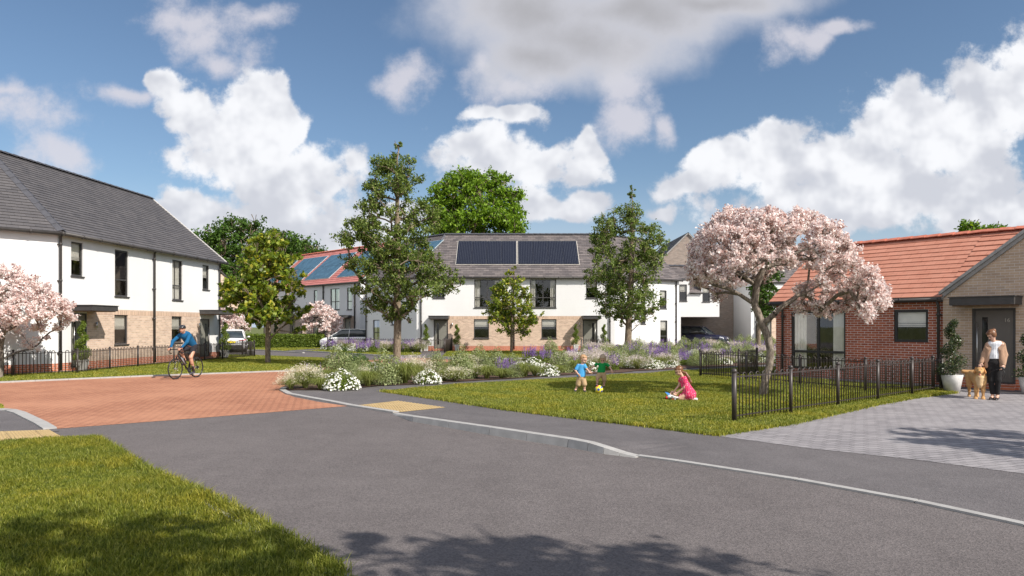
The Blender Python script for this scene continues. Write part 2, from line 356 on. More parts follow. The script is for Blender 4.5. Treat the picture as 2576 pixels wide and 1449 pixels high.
LEAF_SAGE = leafmat('leaf_sage', [(.13, .17, .06), (.27, .32, .14), (.48, .52, .27)], .3, .6, .3)
LEAF_TOP = leafmat('leaf_topiary', [(.015, .032, .008), (.03, .06, .014), (.10, .12, .03)], .2, .4, .6)
PETAL_P = leafmat('petal_pink', [(.50, .30, .26), (.86, .73, .69), (.95, .89, .86), (.97, .95, .93)], .42, .8, .1, (1.05, .96, .94))
PETAL_W = leafmat('petal_white', [(.74, .74, .68), (.88, .88, .84)], .15, .7, .2)
PETAL_V = leafmat('petal_violet', [(.17, .07, .34), (.29, .14, .50), (.46, .30, .66)], .2, .7, .2, (1, 1, 1))
PLUME = leafmat('plume_straw', [(.50, .43, .31), (.70, .64, .52), (.84, .80, .70)], .3, .7, .2)
PLUMEP = leafmat('plume_pink', [(.48, .40, .37), (.66, .57, .58), (.78, .71, .74)], .3, .7, .2)
BLADE = leafmat('blade_green', [(.12, .15, .03), (.22, .26, .06), (.40, .42, .15)], .3, .5, .3)
BARK1 = bark('bark_brown', (.13, .095, .065), (.30, .24, .175))
BARK2 = bark('bark_grey', (.10, .08, .065), (.32, .27, .22))
POTM = plain('white_concrete_pot', (.62, .61, .59), .7, var=.14, scale=5)
# ------------------------------------------------------------------ the ground
def sheet(name, pts, z, mat, px=True, extra=()):
    P = [(*G(x, y), z) if px else (x, y, z) for (x, y) in pts]
    P += [(x, y, z) for (x, y) in extra]
    me = bpy.data.meshes.new(name); tris = tessellate_polygon([[Vector(p) for p in P]])
    me.from_pydata(P, [], [tuple(t) for t in tris]); me.materials.append(mat); me.update()
    for p in me.polygons:
        if p.normal.z < 0: p.flip()
    o = bpy.data.objects.new(name, me); COL.objects.link(o); return tag(o, kind='structure')
sheet('ground', [(-900, -300), (900, -300), (900, 900), (-900, 900)], -.04, TURF, False)
sheet('road', [(-45, -14), (45, -14), (45, 54), (5, 56), (-45, 75)], 0, ASPH, False)
RED = [(143, 1079), (500, 1052), (873, 1022), (800, 1011), (740, 999), (712, 988), (704, 982), (707, 977), (735, 955), (870, 925), (1000, 915), (1182, 909),
       (1150, 903), (1050, 900), (881, 908.5), (740, 934), (671, 936), (400, 945.5), (0, 963)]
sheet('red_paving', RED + [(-700, 985), (-700, 1040)] + [(-40, 1020), (16, 1030.6), (40, 1032.5), (64, 1039), (91.5, 1052), (119.5, 1065)], .004, REDPAVE)
KLINE = [(707, 977), (703.5, 983), (721, 993), (780, 1004), (830, 1013), (873, 1022), (988.5, 1040)]
K2 = [(1600, 1149.5), (1700, 1163), (2000, 1210), (2300, 1265), (2576, 1325), (2900, 1405)]
KTOP = [(988.5, 1040, .012), (1040, 1048, .09), (1232.6, 1075, .12), (1430, 1104, .12), (1480, 1113.5, .115), (1520, 1126, .085), (1560, 1139, .04), (1600, 1149.5, .012)]
kt3 = [Vector((*G(x, y, z), z)) for x, y, z in KTOP]
FT = KLINE + [(1100, 1058), (1300, 1090), (1460, 1116), (1530, 1133)] + K2
FT += [(3300, 1250), (3300, 960), (2576, 960), (1990, 905), (1757, 905), (1564, 915), (1400, 930), (1140, 940), (956, 955), (818, 965), (715, 975)]
sheet('footway', FT, .008, FOOT)
sheet('near_footway', [(-700, 1045), (-40, 1024), (16, 1030.6), (40, 1032.5), (64, 1039), (91.5, 1052), (119.5, 1065), (143.3, 1079), (150, 1086), (-700, 1100)], .008, FOOT)
sheet('block_paving', [(1808, 1099), (1990, 1068), (2200, 1020), (2300, 1002), (2405, 988), (2405, 978), (2700, 1003), (3000, 1010), (3600, 1300), (3000, 1265), (2576, 1194), (2300, 1158), (2039, 1130)], .012, GREYPAVE)
sheet('patio', [(1880, 935), (1952, 940), (2370, 962), (2420, 978), (2395, 982), (2360, 977), (2039, 954), (1880, 946)], .026, GREYPAVE)
BED = [(715, 983), (818, 982.5), (904, 977), (955.7, 972), (1041.7, 968.7), (1140.8, 962), (1300, 953), (1442, 943.5), (1564, 938.6), (1600, 934.2), (1686, 930.6),
       (1757, 926.3), (1950, 917), (1960, 884), (1840, 873), (1700, 876), (1540, 881), (1480, 893), (1400, 900), (1180, 911), (1000, 917), (870, 927), (760, 952), (709, 976)]
sheet('flower_bed_soil', BED, .03, SOIL)
LAWN = [(959, 985.4), (1190, 966), (1442, 952), (1585, 942.5), (1671, 937), (1757, 931), (1950, 923), (1953, 946), (2039, 955), (2360, 978), (2405, 990), (2300, 1003), (2200, 1021), (1990, 1069), (1803, 1097.5), (1610, 1073), (1443, 1053.7), (1268, 1032), (1100, 1006)]
sheet('green_lawn', LAWN, .02, TURF)
FGL = [(-900, 1130), (0, 1119), (120, 1110), (240, 1108), (300, 1148), (370, 1193), (510, 1252), (650, 1328), (760, 1394), (860, 1449), (1000, 1545), (-900, 1545)]
sheet('near_lawn', FGL, .02, TURF)
sheet('left_corner_grass', [(-600, 1000), (-60, 1015), (8, 1024), (8, 1031), (-60, 1034), (-600, 1040)], .02, TURF)
VERGE = [(-500, 985), (0, 961), (400, 944.5), (671, 935), (738, 933), (860, 919), (878, 909), (802, 901), (640, 895), (560, 893), (500, 880), (380, 895), (145, 930), (0, 938), (-500, 950)]
sheet('verge_lawn', VERGE, .02, TURF)
FV1 = [(560, 884), (640, 881), (700, 884.5), (745, 881), (830, 875.5), (805, 871), (600, 869), (555, 872)]
FV2 = [(765, 884), (939, 894), (1045, 897.5), (1060, 891), (1050, 885), (830, 877)]
FV3 = [(1110, 901), (1300, 901), (1480, 899), (1540, 889), (1540, 883.5), (1125, 884)]
for nm, q in (('hedge_verge', FV1), ('far_verge', FV2), ('front_verge', FV3)): sheet(nm, q, .02, TURF)
sheet('driveway', [(700, 885), (745, 881), (830, 875.5), (830, 871), (930, 871), (930, 877), (830, 878), (765, 884)], .016, FOOT)
sheet('far_footway', [(1040, 898), (1048, 890), (1125, 890), (1115, 900), (1300, 902), (1480, 900), (1480, 904), (1182, 908), (1050, 900)], .014, FOOT)
sheet('tactile_crossing', [(887, 1022.5), (1000, 1009.6), (1121, 1026.4), (988.5, 1040)], .014, TACT)
sheet('tactile_crossing', [(-200, 1094), (0, 1087), (123, 1083), (169, 1108), (0, 1121), (-200, 1130)], .014, TACT)
def domes(quad, nx, ny):
    mb = MB(); q = [Vector((*G(*p), .016)) for p in quad]
    for i in range(nx):
        for j in range(ny):
            u, v = (i + .5) / nx, (j + .5) / ny
            p = q[0].lerp(q[1], u).lerp(q[3].lerp(q[2], u), v); mb.lathe((p.x, p.y, p.z), [(.022, 0), (.016, .007)], 8)
    o = mb.build('tactile_studs', TACT); tag(o, kind='structure')
domes([(887, 1022.5), (1000, 1009.6), (1121, 1026.4), (988.5, 1040)], 20, 14)
domes([(-60, 1090), (123, 1083), (169, 1108), (-60, 1124)], 22, 10)
def kerb(pts, w=.13, h=.03, z=0, seg=.9, name='kerb', inward=1):
    P = [Vector((*G(x, y), 0)) for x, y in pts]; mb = MB(); acc = []
    for a, b in zip(P[:-1], P[1:]):
        L = (b - a).length; k = max(1, int(L / seg))
        for i in range(k): acc.append(a.lerp(b, i / k))
    acc.append(P[-1])
    for i, (a, b) in enumerate(zip(acc[:-1], acc[1:])):
        t = (b - a).normalized(); n0 = Vector((-t.y, t.x, 0)) * w * inward
        a2 = a + t * .004; b2 = b - t * .004
        mb.hexa([(a2.x, a2.y, -.02), (b2.x, b2.y, -.02), (b2.x + n0.x, b2.y + n0.y, -.02), (a2.x + n0.x, a2.y + n0.y, -.02),
                 (a2.x, a2.y, h), (b2.x, b2.y, h), (b2.x + n0.x, b2.y + n0.y, h), (a2.x + n0.x, a2.y + n0.y, h)])
    return tag(mb.build(name, CONC), kind='structure')
kerb(KLINE, .15, .035); kerb(K2, .10, .022)
kerb([(0, 964), (400, 946.5), (671, 936.5), (745, 934)], .14, .05)
kerb([(-100, 1022), (16, 1030.6), (40, 1032.5), (64, 1039), (91.5, 1052), (119.5, 1065), (143.3, 1079)], .2, .03, inward=-1)
kerb([(245, 1109), (300, 1150), (370, 1195), (510, 1254), (650, 1330), (760, 1397), (870, 1453), (1000, 1545)], .10, .03, inward=-1)
kerb([(555, 884.5), (640, 881.6), (700, 885), (761, 888.5)], .15, .07); kerb([(761.6, 884.7), (939, 895), (1045, 898.5), (1182, 903), (1480, 905)], .15, .08)
# raised kerb stones and the ramp of footway behind them
mb = MB(); mr = MB(); tdir = Vector((.72, .69, 0))
acc = []
for a, b in zip(kt3[:-1], kt3[1:]):
    k = max(1, round((b - a).length / .9)); acc += [a.lerp(b, i / k) for i in range(k)]
acc.append(kt3[-1])
for a, b in zip(acc[:-1], acc[1:]):
    t = (b - a).normalized(); a2 = a + t * .005; b2 = b - t * .005; w = tdir * .14
    P = []
    for q in (a2, b2, b2 + w, a2 + w): P.append((q.x - (.03 if q in (a2, b2) else 0) * tdir.x, q.y - (.03 if q in (a2, b2) else 0) * tdir.y, -.02))
    for q in (a2, b2, b2 + w, a2 + w): P.append((q.x, q.y, q.z))
    mb.hexa(P)
    w0, w1 = tdir * .14, tdir * 1.5
    mr.face([(a + w0)[:2] + (a.z - .004,), (b + w0)[:2] + (b.z - .004,), (b + w1)[:2] + (.009,), (a + w1)[:2] + (.009,)])
tag(mb.build('kerb', CONC), kind='structure'); tag(mr.build('footway', FOOT), kind='structure')

# ------------------------------------------------------------------ buildings
class Wall:
    def __init__(s, o, d, n): s.o = Vector((o[0], o[1], 0)); s.d = Vector((d[0], d[1], 0)).normalized(); s.n = Vector((n[0], n[1], 0)).normalized()
    def P(s, a, z, out=0.0): p = s.o + s.d * a + s.n * out; return (p.x, p.y, z)
    def s_at(s, px):
        k = (px - 1288) / 1800; return (k * s.o.y - s.o.x) / (s.d.x - k * s.d.y)
    def z_at(s, px, py): Y = s.o.y + s.d.y * s.s_at(px); return CAM_H + (820 - py) / 1800 * Y
    def op(s, x0, x1, y0, y1, xm=None):
        a, b = s.s_at(x0), s.s_at(x1); xm = x0 if xm is None else xm
        z1, z0 = s.z_at(xm, y0), s.z_at(xm, y1)
        return [min(a, b), max(a, b), max(z0, .06), z1]
    def hexa(s, mb, s0, s1, z0, z1, n0, n1, mat=0):
        mb.hexa([s.P(s0, z0, n0), s.P(s1, z0, n0), s.P(s1, z0, n1), s.P(s0, z0, n1), s.P(s0, z1, n0), s.P(s1, z1, n0), s.P(s1, z1, n1), s.P(s0, z1, n1)], mat)
    def cells(s, mb, L0, L1, z0, z1, ops, matf, sb=(), zb=(), rev=.10):
        S = sorted({round(x, 4) for x in [L0, L1, *sb] + [q for o in ops for q in o[:2]] if L0 <= x <= L1})
        Z = sorted({round(x, 4) for x in [z0, z1, *zb] + [q for o in ops for q in o[2:4]] if z0 <= x <= z1})
        for a, b in zip(S[:-1], S[1:]):
            for c, d in zip(Z[:-1], Z[1:]):
                if b - a < 1e-4 or d - c < 1e-4: continue
                ms, mz = (a + b) / 2, (c + d) / 2
                if any(o[0] < ms < o[1] and o[2] < mz < o[3] for o in ops): continue
                mb.face([s.P(a, c), s.P(b, c), s.P(b, d), s.P(a, d)], matf(ms, mz), [(a, c), (b, c), (b, d), (a, d)])
        for o in ops:
            m = matf(o[0] - .02, (o[2] + o[3]) / 2)
            for (a, c, b, d) in ((o[0], o[2], o[0], o[3]), (o[1], o[2], o[1], o[3]), (o[0], o[2], o[1], o[2]), (o[0], o[3], o[1], o[3])):
                mb.face([s.P(a, c), s.P(b, d), s.P(b, d, -rev), s.P(a, c, -rev)], m, [(a, c), (b, d), (b + .1, d), (a + .1, c)])
def window(root, W, o, mull=(), trans=(), blind=0, curtain=0, dark=False, frame=FRAME, sill=True, fw=.055, rev=.1, swag=None):
    s0, s1, z0, z1 = o; mb = MB(); n1, n0 = -.045, -rev
    h = lambda a, b, c, d: W.hexa(mb, a, b, c, d, n0, n1)
    h(s0, s1, z0, z0 + fw); h(s0, s1, z1 - fw, z1); h(s0, s0 + fw, z0 + fw, z1 - fw); h(s1 - fw, s1, z0 + fw, z1 - fw)
    xs = [s0 + fw] + sorted(s0 + (s1 - s0) * m for m in mull) + [s1 - fw]
    for m in xs[1:-1]: h(m - fw * .55, m + fw * .55, z0 + fw, z1 - fw)
    for t_ in trans:
        zt = z0 + (z1 - z0) * t_
        for a, b in zip(xs[:-1], xs[1:]):
            a2 = a if a == xs[0] else a + fw * .55; b2 = b if b == xs[-1] else b - fw * .55
            h(a2, b2, zt - fw * .55, zt + fw * .55)
    w = mb.build('window', frame, root)
    g = MB(); g.face([W.P(s0 + .02, z0 + .02, -.075), W.P(s1 - .02, z0 + .02, -.075), W.P(s1 - .02, z1 - .02, -.075), W.P(s0 + .02, z1 - .02, -.075)]); g.build('pane', GLASS, w)
    if sill: g = MB(); W.hexa(g, s0 - .04, s1 + .04, z0 - .05, z0 - .002, -.03, .05); g.build('sill', frame, w)
    g = MB(); e = .25; dp = -1.5; r = -rev - .012
    A = [W.P(s0 - e, z0 - e, r), W.P(s1 + e, z0 - e, r), W.P(s1 + e, z1 + e, r), W.P(s0 - e, z1 + e, r)]
    B = [W.P(s0 - e, z0 - e, dp), W.P(s1 + e, z0 - e, dp), W.P(s1 + e, z1 + e, dp), W.P(s0 - e, z1 + e, dp)]
    g.face(B)
    for i in range(4): g.face([A[i], A[(i + 1) % 4], B[(i + 1) % 4], B[i]])
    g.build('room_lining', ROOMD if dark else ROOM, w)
    if blind:
        g = MB(); zb = z1 - (z1 - z0) * blind
        W.hexa(g, s0 + .05, s1 - .05, zb, z1 - .03, -.15, -.135)
        for k in range(3): W.hexa(g, s0 + .045, s1 - .045, zb - .05 * k - .04, zb - .05 * k - .008, -.165 - .01 * k, -.125)
        g.build('blind', BLIND, w)
    if curtain:
        wd = (s1 - s0) * curtain
        for side in ((0, 1) if not swag else swag):
            g = MB(); a = s0 + .03 if side == 0 else s1 - .03 - wd; k = max(8, int(wd / .035)); pts = []
            for i in range(k + 1): pts.append((a + wd * i / k, -.18 + .035 * math.sin(i * 2.1 + side)))
            for (p, q) in zip(pts[:-1], pts[1:]): g.face([W.P(p[0], z0 + .03, p[1]), W.P(q[0], z0 + .03, q[1]), W.P(q[0], z1 - .04, q[1]), W.P(p[0], z1 - .04, p[1])], sm=True)
            g.build('curtain', CURT, w)
    return w
def number(root, W, s, z, txt, size=.15, mat=STEEL, out=-.03):
    cu = bpy.data.curves.new('door_number', 'FONT'); cu.body = txt; cu.size = size; cu.extrude = .004; cu.align_x = 'CENTER'; cu.materials.append(mat)
    tmp = bpy.data.objects.new('tmp_text', cu); COL.objects.link(tmp); bpy.context.view_layer.update()
    me = bpy.data.meshes.new_from_object(tmp.evaluated_get(bpy.context.evaluated_depsgraph_get())); bpy.data.objects.remove(tmp)
    o = bpy.data.objects.new('door_number', me); COL.objects.link(o); o.parent = root
    x = W.d if W.d.cross(Vector((0, 0, 1))).dot(W.n) > 0 else -W.d
    zc = x.cross(Vector((0, 0, 1)))
    p = Vector(W.P(s, z, out)) - wloc(root)
    R = Matrix((x, Vector((0, 0, 1)), zc)).transposed().to_4x4(); o.matrix_local = Matrix.Translation(p) @ R; return o
def door(root, W, o, slot=0, txt=None, tz=1.62, tside=.7, leafm=DOORM, numm=STEEL):
    s0, s1, z0, z1 = o; z0 = .16; mb = MB(); f = .07
    W.hexa(mb, s0, s0 + f, z0, z1, -.12, -.02); W.hexa(mb, s1 - f, s1, z0, z1, -.12, -.02); W.hexa(mb, s0 + f, s1 - f, z1 - f, z1, -.12, -.02); W.hexa(mb, s0 + f, s1 - f, z0, z0 + .05, -.12, .03)
    d = mb.build('door', FRAME, root)
    a, b = s0 + f, s1 - f; m = MB(); sl0, sl1 = (a + (b - a) * (.18 if slot == 0 else .66), a + (b - a) * (.34 if slot == 0 else .82))
    for (p, q, r, t) in ((a, sl0, z0 + .05, z1 - f), (sl1, b, z0 + .05, z1 - f), (sl0, sl1, z0 + .05, z0 + .28), (sl0, sl1, z1 - .25, z1 - f)): W.hexa(m, p, q, r, t, -.09, -.045)
    if slot == 0: W.hexa(m, sl1 + .09, b - .06, z0 + .15, z1 - .2, -.046, -.04)
    else: W.hexa(m, a + .06, sl0 - .09, z0 + .15, z1 - .2, -.046, -.04)
    m.build('leaf', leafm, d)
    g = MB(); W.hexa(g, sl0, sl1, z0 + .28, z1 - .25, -.08, -.065); g.build('glazed_slot', DGLASS, d)
    hs = a + .07 if slot == 0 else b - .07; g = MB()
    g.tube([W.P(hs, z0 + .25, .03), W.P(hs, z1 - .42, .03)], .014, 8)
    for zz in (z0 + .4, z1 - .55): g.tube([W.P(hs, zz, .03), W.P(hs, zz, -.05)], .01, 6)
    g.build('handle', STEEL, d)
    if txt: number(d, W, s0 + (s1 - s0) * tside, tz, txt, mat=numm)
    g = MB(); W.hexa(g, s0 - .02, s1 + .02, 0.0, z0 - .003, -.12, .22); g.build('doorstep', PLINTH, root)
    return d
def canopy(root, W, s0, s1, z0, z1, out=1.0):
    mb = MB(); W.hexa(mb, s0, s1, z0, z1, .004, out); W.hexa(mb, s0 - .03, s1 + .03, z1 + .002, z1 + .03, .004, out + .03)
    W.hexa(mb, s0 + .06, s1 - .06, z0 - .03, z0 - .002, .05, out - .06, 1)
    return mb.build('canopy', [METAL, plain('soffit_brown', (.20, .12, .07), .7)], root)
def drainpipe(root, W, s, z0, z1, r=.045, out=.09):
    mb = MB(); mb.tube([W.P(s, z0, out), W.P(s, z1 - .25, out), W.P(s, z1 - .05, out + .14)], r, 8)
    z = z0 + .6
    while z < z1 - .4:
        mb.tube([W.P(s, z, out), W.P(s, z + .07, out)], r * 1.35, 8); W.hexa(mb, s - .075, s + .075, z + .015, z + .05, 0, out); z += 1.35
    return mb.build('drainpipe', PIPE, root)
def gutter(root, A, B, r=.065):
    mb = MB(); A, B = Vector(A), Vector(B); mb.tube([A, B], r, 8)
    L = (B - A).length; k = max(1, int(L / 1.0)); t = (B - A).normalized()
    for i in range(k + 1):
        p = A.lerp(B, i / k); mb.tube([p - t * .03, p + t * .03], r * 1.25, 8)
    return mb.build('gutter', GUTTER, root)
def roof_plane(mb, A, B, C, D, gauge=.2, th=.022, mat=0, under=1):
    A, B, C, D = map(Vector, (A, B, C, D)); u = (B - A).normalized(); mid = (C + D) / 2 - A; up = (mid - u * mid.dot(u)); up.normalize()
    n = u.cross(up)
    if n.z < 0: n = -n
    S = (C - A).dot(up); a = (C - A).dot(u); L = (B - A).length; d = (D - A).dot(u); k = max(1, round(S / gauge)); g = S / k
    X = lambda x, t, h=0: tuple(A + u * x + up * t + n * h)
    for i in range(k):
        t0, t1 = i * g, (i + 1) * g; l0, l1 = a * t0 / S, a * t1 / S; r0, r1 = L + (d - L) * t0 / S, L + (d - L) * t1 / S
        mb.face([X(l0, t0, th), X(r0, t0, th), X(r1, t1, 0), X(l1, t1, 0)], mat, [(l0, t0), (r0, t0), (r1, t1), (l1, t1)])
        mb.face([X(l0, t0, 0), X(r0, t0, 0), X(r0, t0, th), X(l0, t0, th)], mat, [(l0, t0), (r0, t0), (r0, t0 + .02), (l0, t0 + .02)])
    h = -.10
    mb.face([X(0, 0, h), X(L, 0, h), X(d, S, h), X(a, S, h)], under); mb.face([X(0, 0, h), X(L, 0, h), X(L, 0, 0), X(0, 0, 0)], under)
    mb.face([X(0, 0, h), X(a, S, h), X(a, S, 0), X(0, 0, 0)], under); mb.face([X(L, 0, h), X(d, S, h), X(d, S, 0), X(L, 0, 0)], under)
def ridge(root, A, B, mat, seg=.45, w=.17, name='ridge_tiles', drop=.09, ns=None):
    A, B = Vector(A), Vector(B); t = (B - A).normalized(); L = (B - A).length; k = max(1, round(L / seg)); mb = MB()
    side = t.cross(Vector((0, 0, 1))).normalized(); up = side.cross(t).normalized()
    for i in range(k):
        p, q = A + t * (L * i / k), A + t * (L * (i + 1) / k + .02)
        for (sg) in (1, -1):
            e0, e1 = side * sg * w - up * drop, side * sg * w - up * drop
            th = up * .02; lift = up * .012
            mb.hexa([tuple(p + lift), tuple(q - up * .006), tuple(q + e1 - up * .006), tuple(p + e0 + lift), tuple(p + th + lift), tuple(q + th - up * .006), tuple(q + e1 + th - up * .006), tuple(p + e0 + th + lift)])
    return mb.build(name, mat, root)
def solar(root, A, B, C, D, cols, rows, u0, u1, v0, v1, mat, frame, name='solar_panel', gap=.014):
    # panel array lying on the roof plane A B (eave) C D (ridge); u in metres along the eave, v in metres up the slope
    A, B, C, D = map(Vector, (A, B, C, D)); u = (B - A).normalized(); mid = (C + D) / 2 - A; up = (mid - u * mid.dot(u)).normalized(); n = u.cross(up)
    if n.z < 0: n = -n
    def bx(mb, a, b, c, d, h0, h1, m=0):
        q = [(a, c), (b, c), (b, d), (a, d)]; P = [tuple(A + u * x + up * y + n * h) for h in (h0, h1) for (x, y) in q]; mb.hexa(P, m)
    fr = MB(); bx(fr, u0 - .04, u1 + .04, v0 - .04, v1 + .04, .025, .055); f = fr.build(name, frame, root)
    pw, ph = (u1 - u0) / cols, (v1 - v0) / rows
    for i in range(cols):
        for j in range(rows):
            mb = MB(); a, b, c, d = u0 + i * pw + gap, u0 + (i + 1) * pw - gap, v0 + j * ph + gap, v0 + (j + 1) * ph - gap
            bx(mb, a, b, c, d, .056, .075)
            P = [tuple(A + u * x + up * y + n * .078) for (x, y) in ((a + .01, c + .01), (b - .01, c + .01), (b - .01, d - .01), (a + .01, d - .01))]
            mb.face(P, 0, [(0, 0), (b - a, 0), (b - a, d - c), (0, d - c)]); mb.build('module', mat, f)
    return f
def solar_mat(name, cell, line, dot, sz=.125):
    m, t, p = base_mat(name, None, .3, 0, .25); c = N(t, 'ShaderNodeTexCoord')
    b = N(t, 'ShaderNodeTexBrick'); b.offset = 0; t.links.new(c.outputs['UV'], b.inputs['Vector'])
    for k, v in (('Scale', 1), ('Mortar Size', .004), ('Mortar Smooth', .1), ('Brick Width', sz), ('Row Height', sz)): b.inputs[k].default_value = v
    b.inputs['Color1'].default_value = (*cell, 1); b.inputs['Color2'].default_value = (*[x * 1.25 for x in cell], 1); b.inputs['Mortar'].default_value = (*line, 1)
    q = vmath(t, 'FRACTION', vmath(t, 'MULTIPLY', vmath(t, 'ADD', c.outputs['UV'], (sz / 2, sz / 2, 0)), (1 / sz, 1 / sz, 0)))
    r = vmath(t, 'LENGTH', vmath(t, 'SUBTRACT', q, (.5, .5, 0)))
    t.links.new(mixc(t, math_n(t, 'LESS_THAN', r, .17), b.outputs[0], dot), p.inputs['Base Color']); return m
PVD = solar_mat('mono_cells', (.012, .014, .024), (.020, .022, .036), (.12, .13, .15))
PVB = plain('blue_collector', (.075, .15, .205), .12, 0, .8, var=.2, scale=2)
PVF = plain('panel_frame', (.50, .47, .42), .5); PVF2 = plain('panel_frame_pale', (.45, .50, .52), .4)
def lamp(root, W, s, z):
    mb = MB(); mb.tube([W.P(s, z - .12, .1), W.P(s, z + .12, .1)], .045, 10); W.hexa(mb, s - .03, s + .03, z - .05, z + .05, 0, .08); return mb.build('wall_light', STEEL, root)

# ---- left house
LC = (-16.83, 26.5); d1 = Vector((.0764, .997, 0)); LW = Wall(LC, d1, (.997, -.0764)); LL = LW.s_at(553)
house = thing('semi_detached_house', 'white rendered pair of houses with dark slate roof behind the cyclist, door 01', 'house', (*LC, 0))
EZ = 5.31; RZ = 8.78
ops_up = [LW.op(179, 209, 607, 693), LW.op(289, 323, 627, 744.5), LW.op(433.5, 459, 652.8, 754), LW.op(509.6, 526, 665.7, 727.7)]
ops_gd = [LW.op(288, 322, 791.4, 866.4), LW.op(432, 458, 795.6, 862)]
od1 = LW.op(179, 219, 787, 940); od2 = LW.op(503, 527, 802, 905); od1[2] = od2[2] = .16; bx0, bx1 = LW.s_at(220), LW.s_at(502); BZ = LW.z_at(300, 779)
def mf_l(s, z):
    if z < .36: return 2
    if bx0 - .03 < s < bx1 + .03 and z < BZ: return 1
    return 0
mb = MB(); LW.cells(mb, 0, LL, 0, EZ, ops_up + ops_gd + [od1, od2], mf_l, sb=(bx0, bx1), zb=(.36, BZ))
d2 = Vector((-.69, -.724, 0)).normalized(); LW2 = Wall(LC, d2, (.724, -.69)); LW2.cells(mb, 0, 9, 0, EZ, [], lambda s, z: 2 if z < .36 else 0, zb=(.36,))
LB = LW.P(LL, 0); WE = Wall(LB[:2], (-.997, .0764), (.0764, .997)); WE.cells(mb, 0, 8, 0, EZ, [], lambda s, z: 2 if z < .36 else 0, zb=(.36,))
mb.face([WE.P(0, EZ), WE.P(8, EZ), WE.P(4, RZ - .05)], 0); mb.face([WE.P(8, 0), LW.P(-4, 0, -8), LW.P(-4, EZ, -8), WE.P(8, EZ)], 0)
mb.build('wall', [WHITE, BUFF, PLINTH], house)
# soldier course over the brick panel
mb = MB(); LW.hexa(mb, bx0, bx1, BZ - .22, BZ - .004, 0, .006); mb.build('soldier_course', brick('soldier_brick', (.66, .47, .34), (.44, .30, .22), (.58, .52, .46), bw=.075, rh=.3), house)
inn = lambda W, s, off, z: W.P(s, z, -off)
ov = .28; k0 = Vector((-.997, .0764, 0)); k1 = Vector((-.724, .69, 0)); kk = (k0 + k1) / (1 + k0.dot(k1))
hipE = Vector((*LC, EZ)) - kk * ov; hipR = Vector((*LC, RZ)) + kk * 4.0; hipE.z = EZ - .1
eB = Vector(LW.P(LL + .22, EZ - .1, ov)); rB = Vector(LW.P(LL + .22, RZ, -4)); eL = Vector(LW2.P(9, EZ - .1, ov)); rL = Vector(LW2.P(9, RZ, -4))
mb = MB(); roof_plane(mb, hipE, eB, hipR, rB, .2); roof_plane(mb, eL, hipE, rL, hipR, .2)
bk = Vector(LW.P(LL + .22, EZ - .1, -8.3)); bk2 = Vector(LW.P(-4, EZ - .1, -8.3)); roof_plane(mb, bk2, bk, hipR, rB, .4); bk3 = Vector(LW2.P(9, EZ - .1, -8.3)); roof_plane(mb, bk3, bk2, rL, hipR, .4)
rf = mb.build('roof', [SLATE, METAL], house)
ridge(rf, rL + Vector((0, 0, .06)), hipR + Vector((0, 0, .06)), RIDGE_GREY); ridge(rf, hipR + Vector((0, 0, .06)), rB + Vector((0, 0, .06)), RIDGE_GREY, name='ridge_tiles')
ridge(rf, hipE + Vector((0, 0, .07)), hipR + Vector((0, 0, .07)), RIDGE_GREY, name='hip_tiles')
mb = MB(); q = Vector((0, 0, .06)); tt = Vector(LW.d) * .05
for a, b in ((eB, rB), (rB, bk)): mb.hexa([tuple(a - tt), tuple(a + tt * .2), tuple(b + tt * .2), tuple(b - tt), tuple(a - tt + q), tuple(a + tt * .2 + q), tuple(b + tt * .2 + q), tuple(b - tt + q)])
mb.build('verge', plain('verge_white', (.62, .60, .57), .6), rf)
gutter(house, hipE + Vector((.02, 0, -.05)), eB + Vector((.02, 0, -.05))); gutter(house, eL + Vector((0, 0, -.05)), hipE + Vector((0, 0, -.05)))
for i, (o, kw) in enumerate(zip(ops_up, (dict(blind=.42), dict(trans=(.36,)), dict(trans=(.36,), curtain=.42), dict(blind=.4)))): window(house, LW, o, **kw)
for o in ops_gd: window(house, LW, o, blind=.38)
door(house, LW, od1, slot=0, txt='01', tz=1.75, tside=.62); door(house, LW, od2, slot=1, txt='02', tz=1.75, tside=.3)
canopy(house, LW, .45, 1.98, 2.33, 2.52, 1.05); s5 = LW.s_at(503); canopy(house, LW, s5 - .05, s5 + 1.55, 2.36, 2.55, 1.05)
for px in (147, 384.5, 549): drainpipe(house, LW, LW.s_at(px), .1, EZ)
lamp(house, LW, LW.s_at(237), 1.78); lamp(house, LW, LW.s_at(497), 1.78)

# ---- centre terrace: left wing, front, right wing
ct = thing('terraced_house', 'long white rendered terrace with black solar panels on slate roof, doors with flat canopies', 'house', (0, 52, 0))
CL = (-6.72, 50.4); CR = (7.25, 50.4); CE = (12.55, 53.8)
FW = Wall(CL, (1, 0), (0, -1)); WW = Wall(CL, (-.707, .707), (-.707, -.707)); RW = Wall(CR, (CE[0] - CR[0], CE[1] - CR[1]), (3.4, -5.3)); RL = (Vector(CE) - Vector(CR)).length
FL = 13.97; EZ2 = 5.28; RZ2 = 8.72
cz = lambda py: CAM_H + (820 - py) / 1800 * 50.4
fu = [FW.op(1090, 1118.5, 705, 750), FW.op(1193, 1259, 703, 774), FW.op(1333, 1399, 703, 774), FW.op(1474, 1502, 705, 750)]
fg = [FW.op(1192, 1230, 802.5, 851), FW.op(1362, 1400, 802.5, 851)]; fd = [FW.op(1091, 1127, 804, 881), FW.op(1466, 1503, 804, 881)]
for o in fd: o[2] = .16
b0, b1, BZ2 = FW.s_at(1131), FW.s_at(1467), cz(795)
def mf_c(s, z):
    if z < .34: return 2
    return 1 if b0 - .15 < s < b1 + .03 and z < BZ2 else 0
mb = MB(); FW.cells(mb, 0, FL, 0, EZ2, fu + fg + fd, mf_c, sb=(b0, b1), zb=(.34, BZ2))
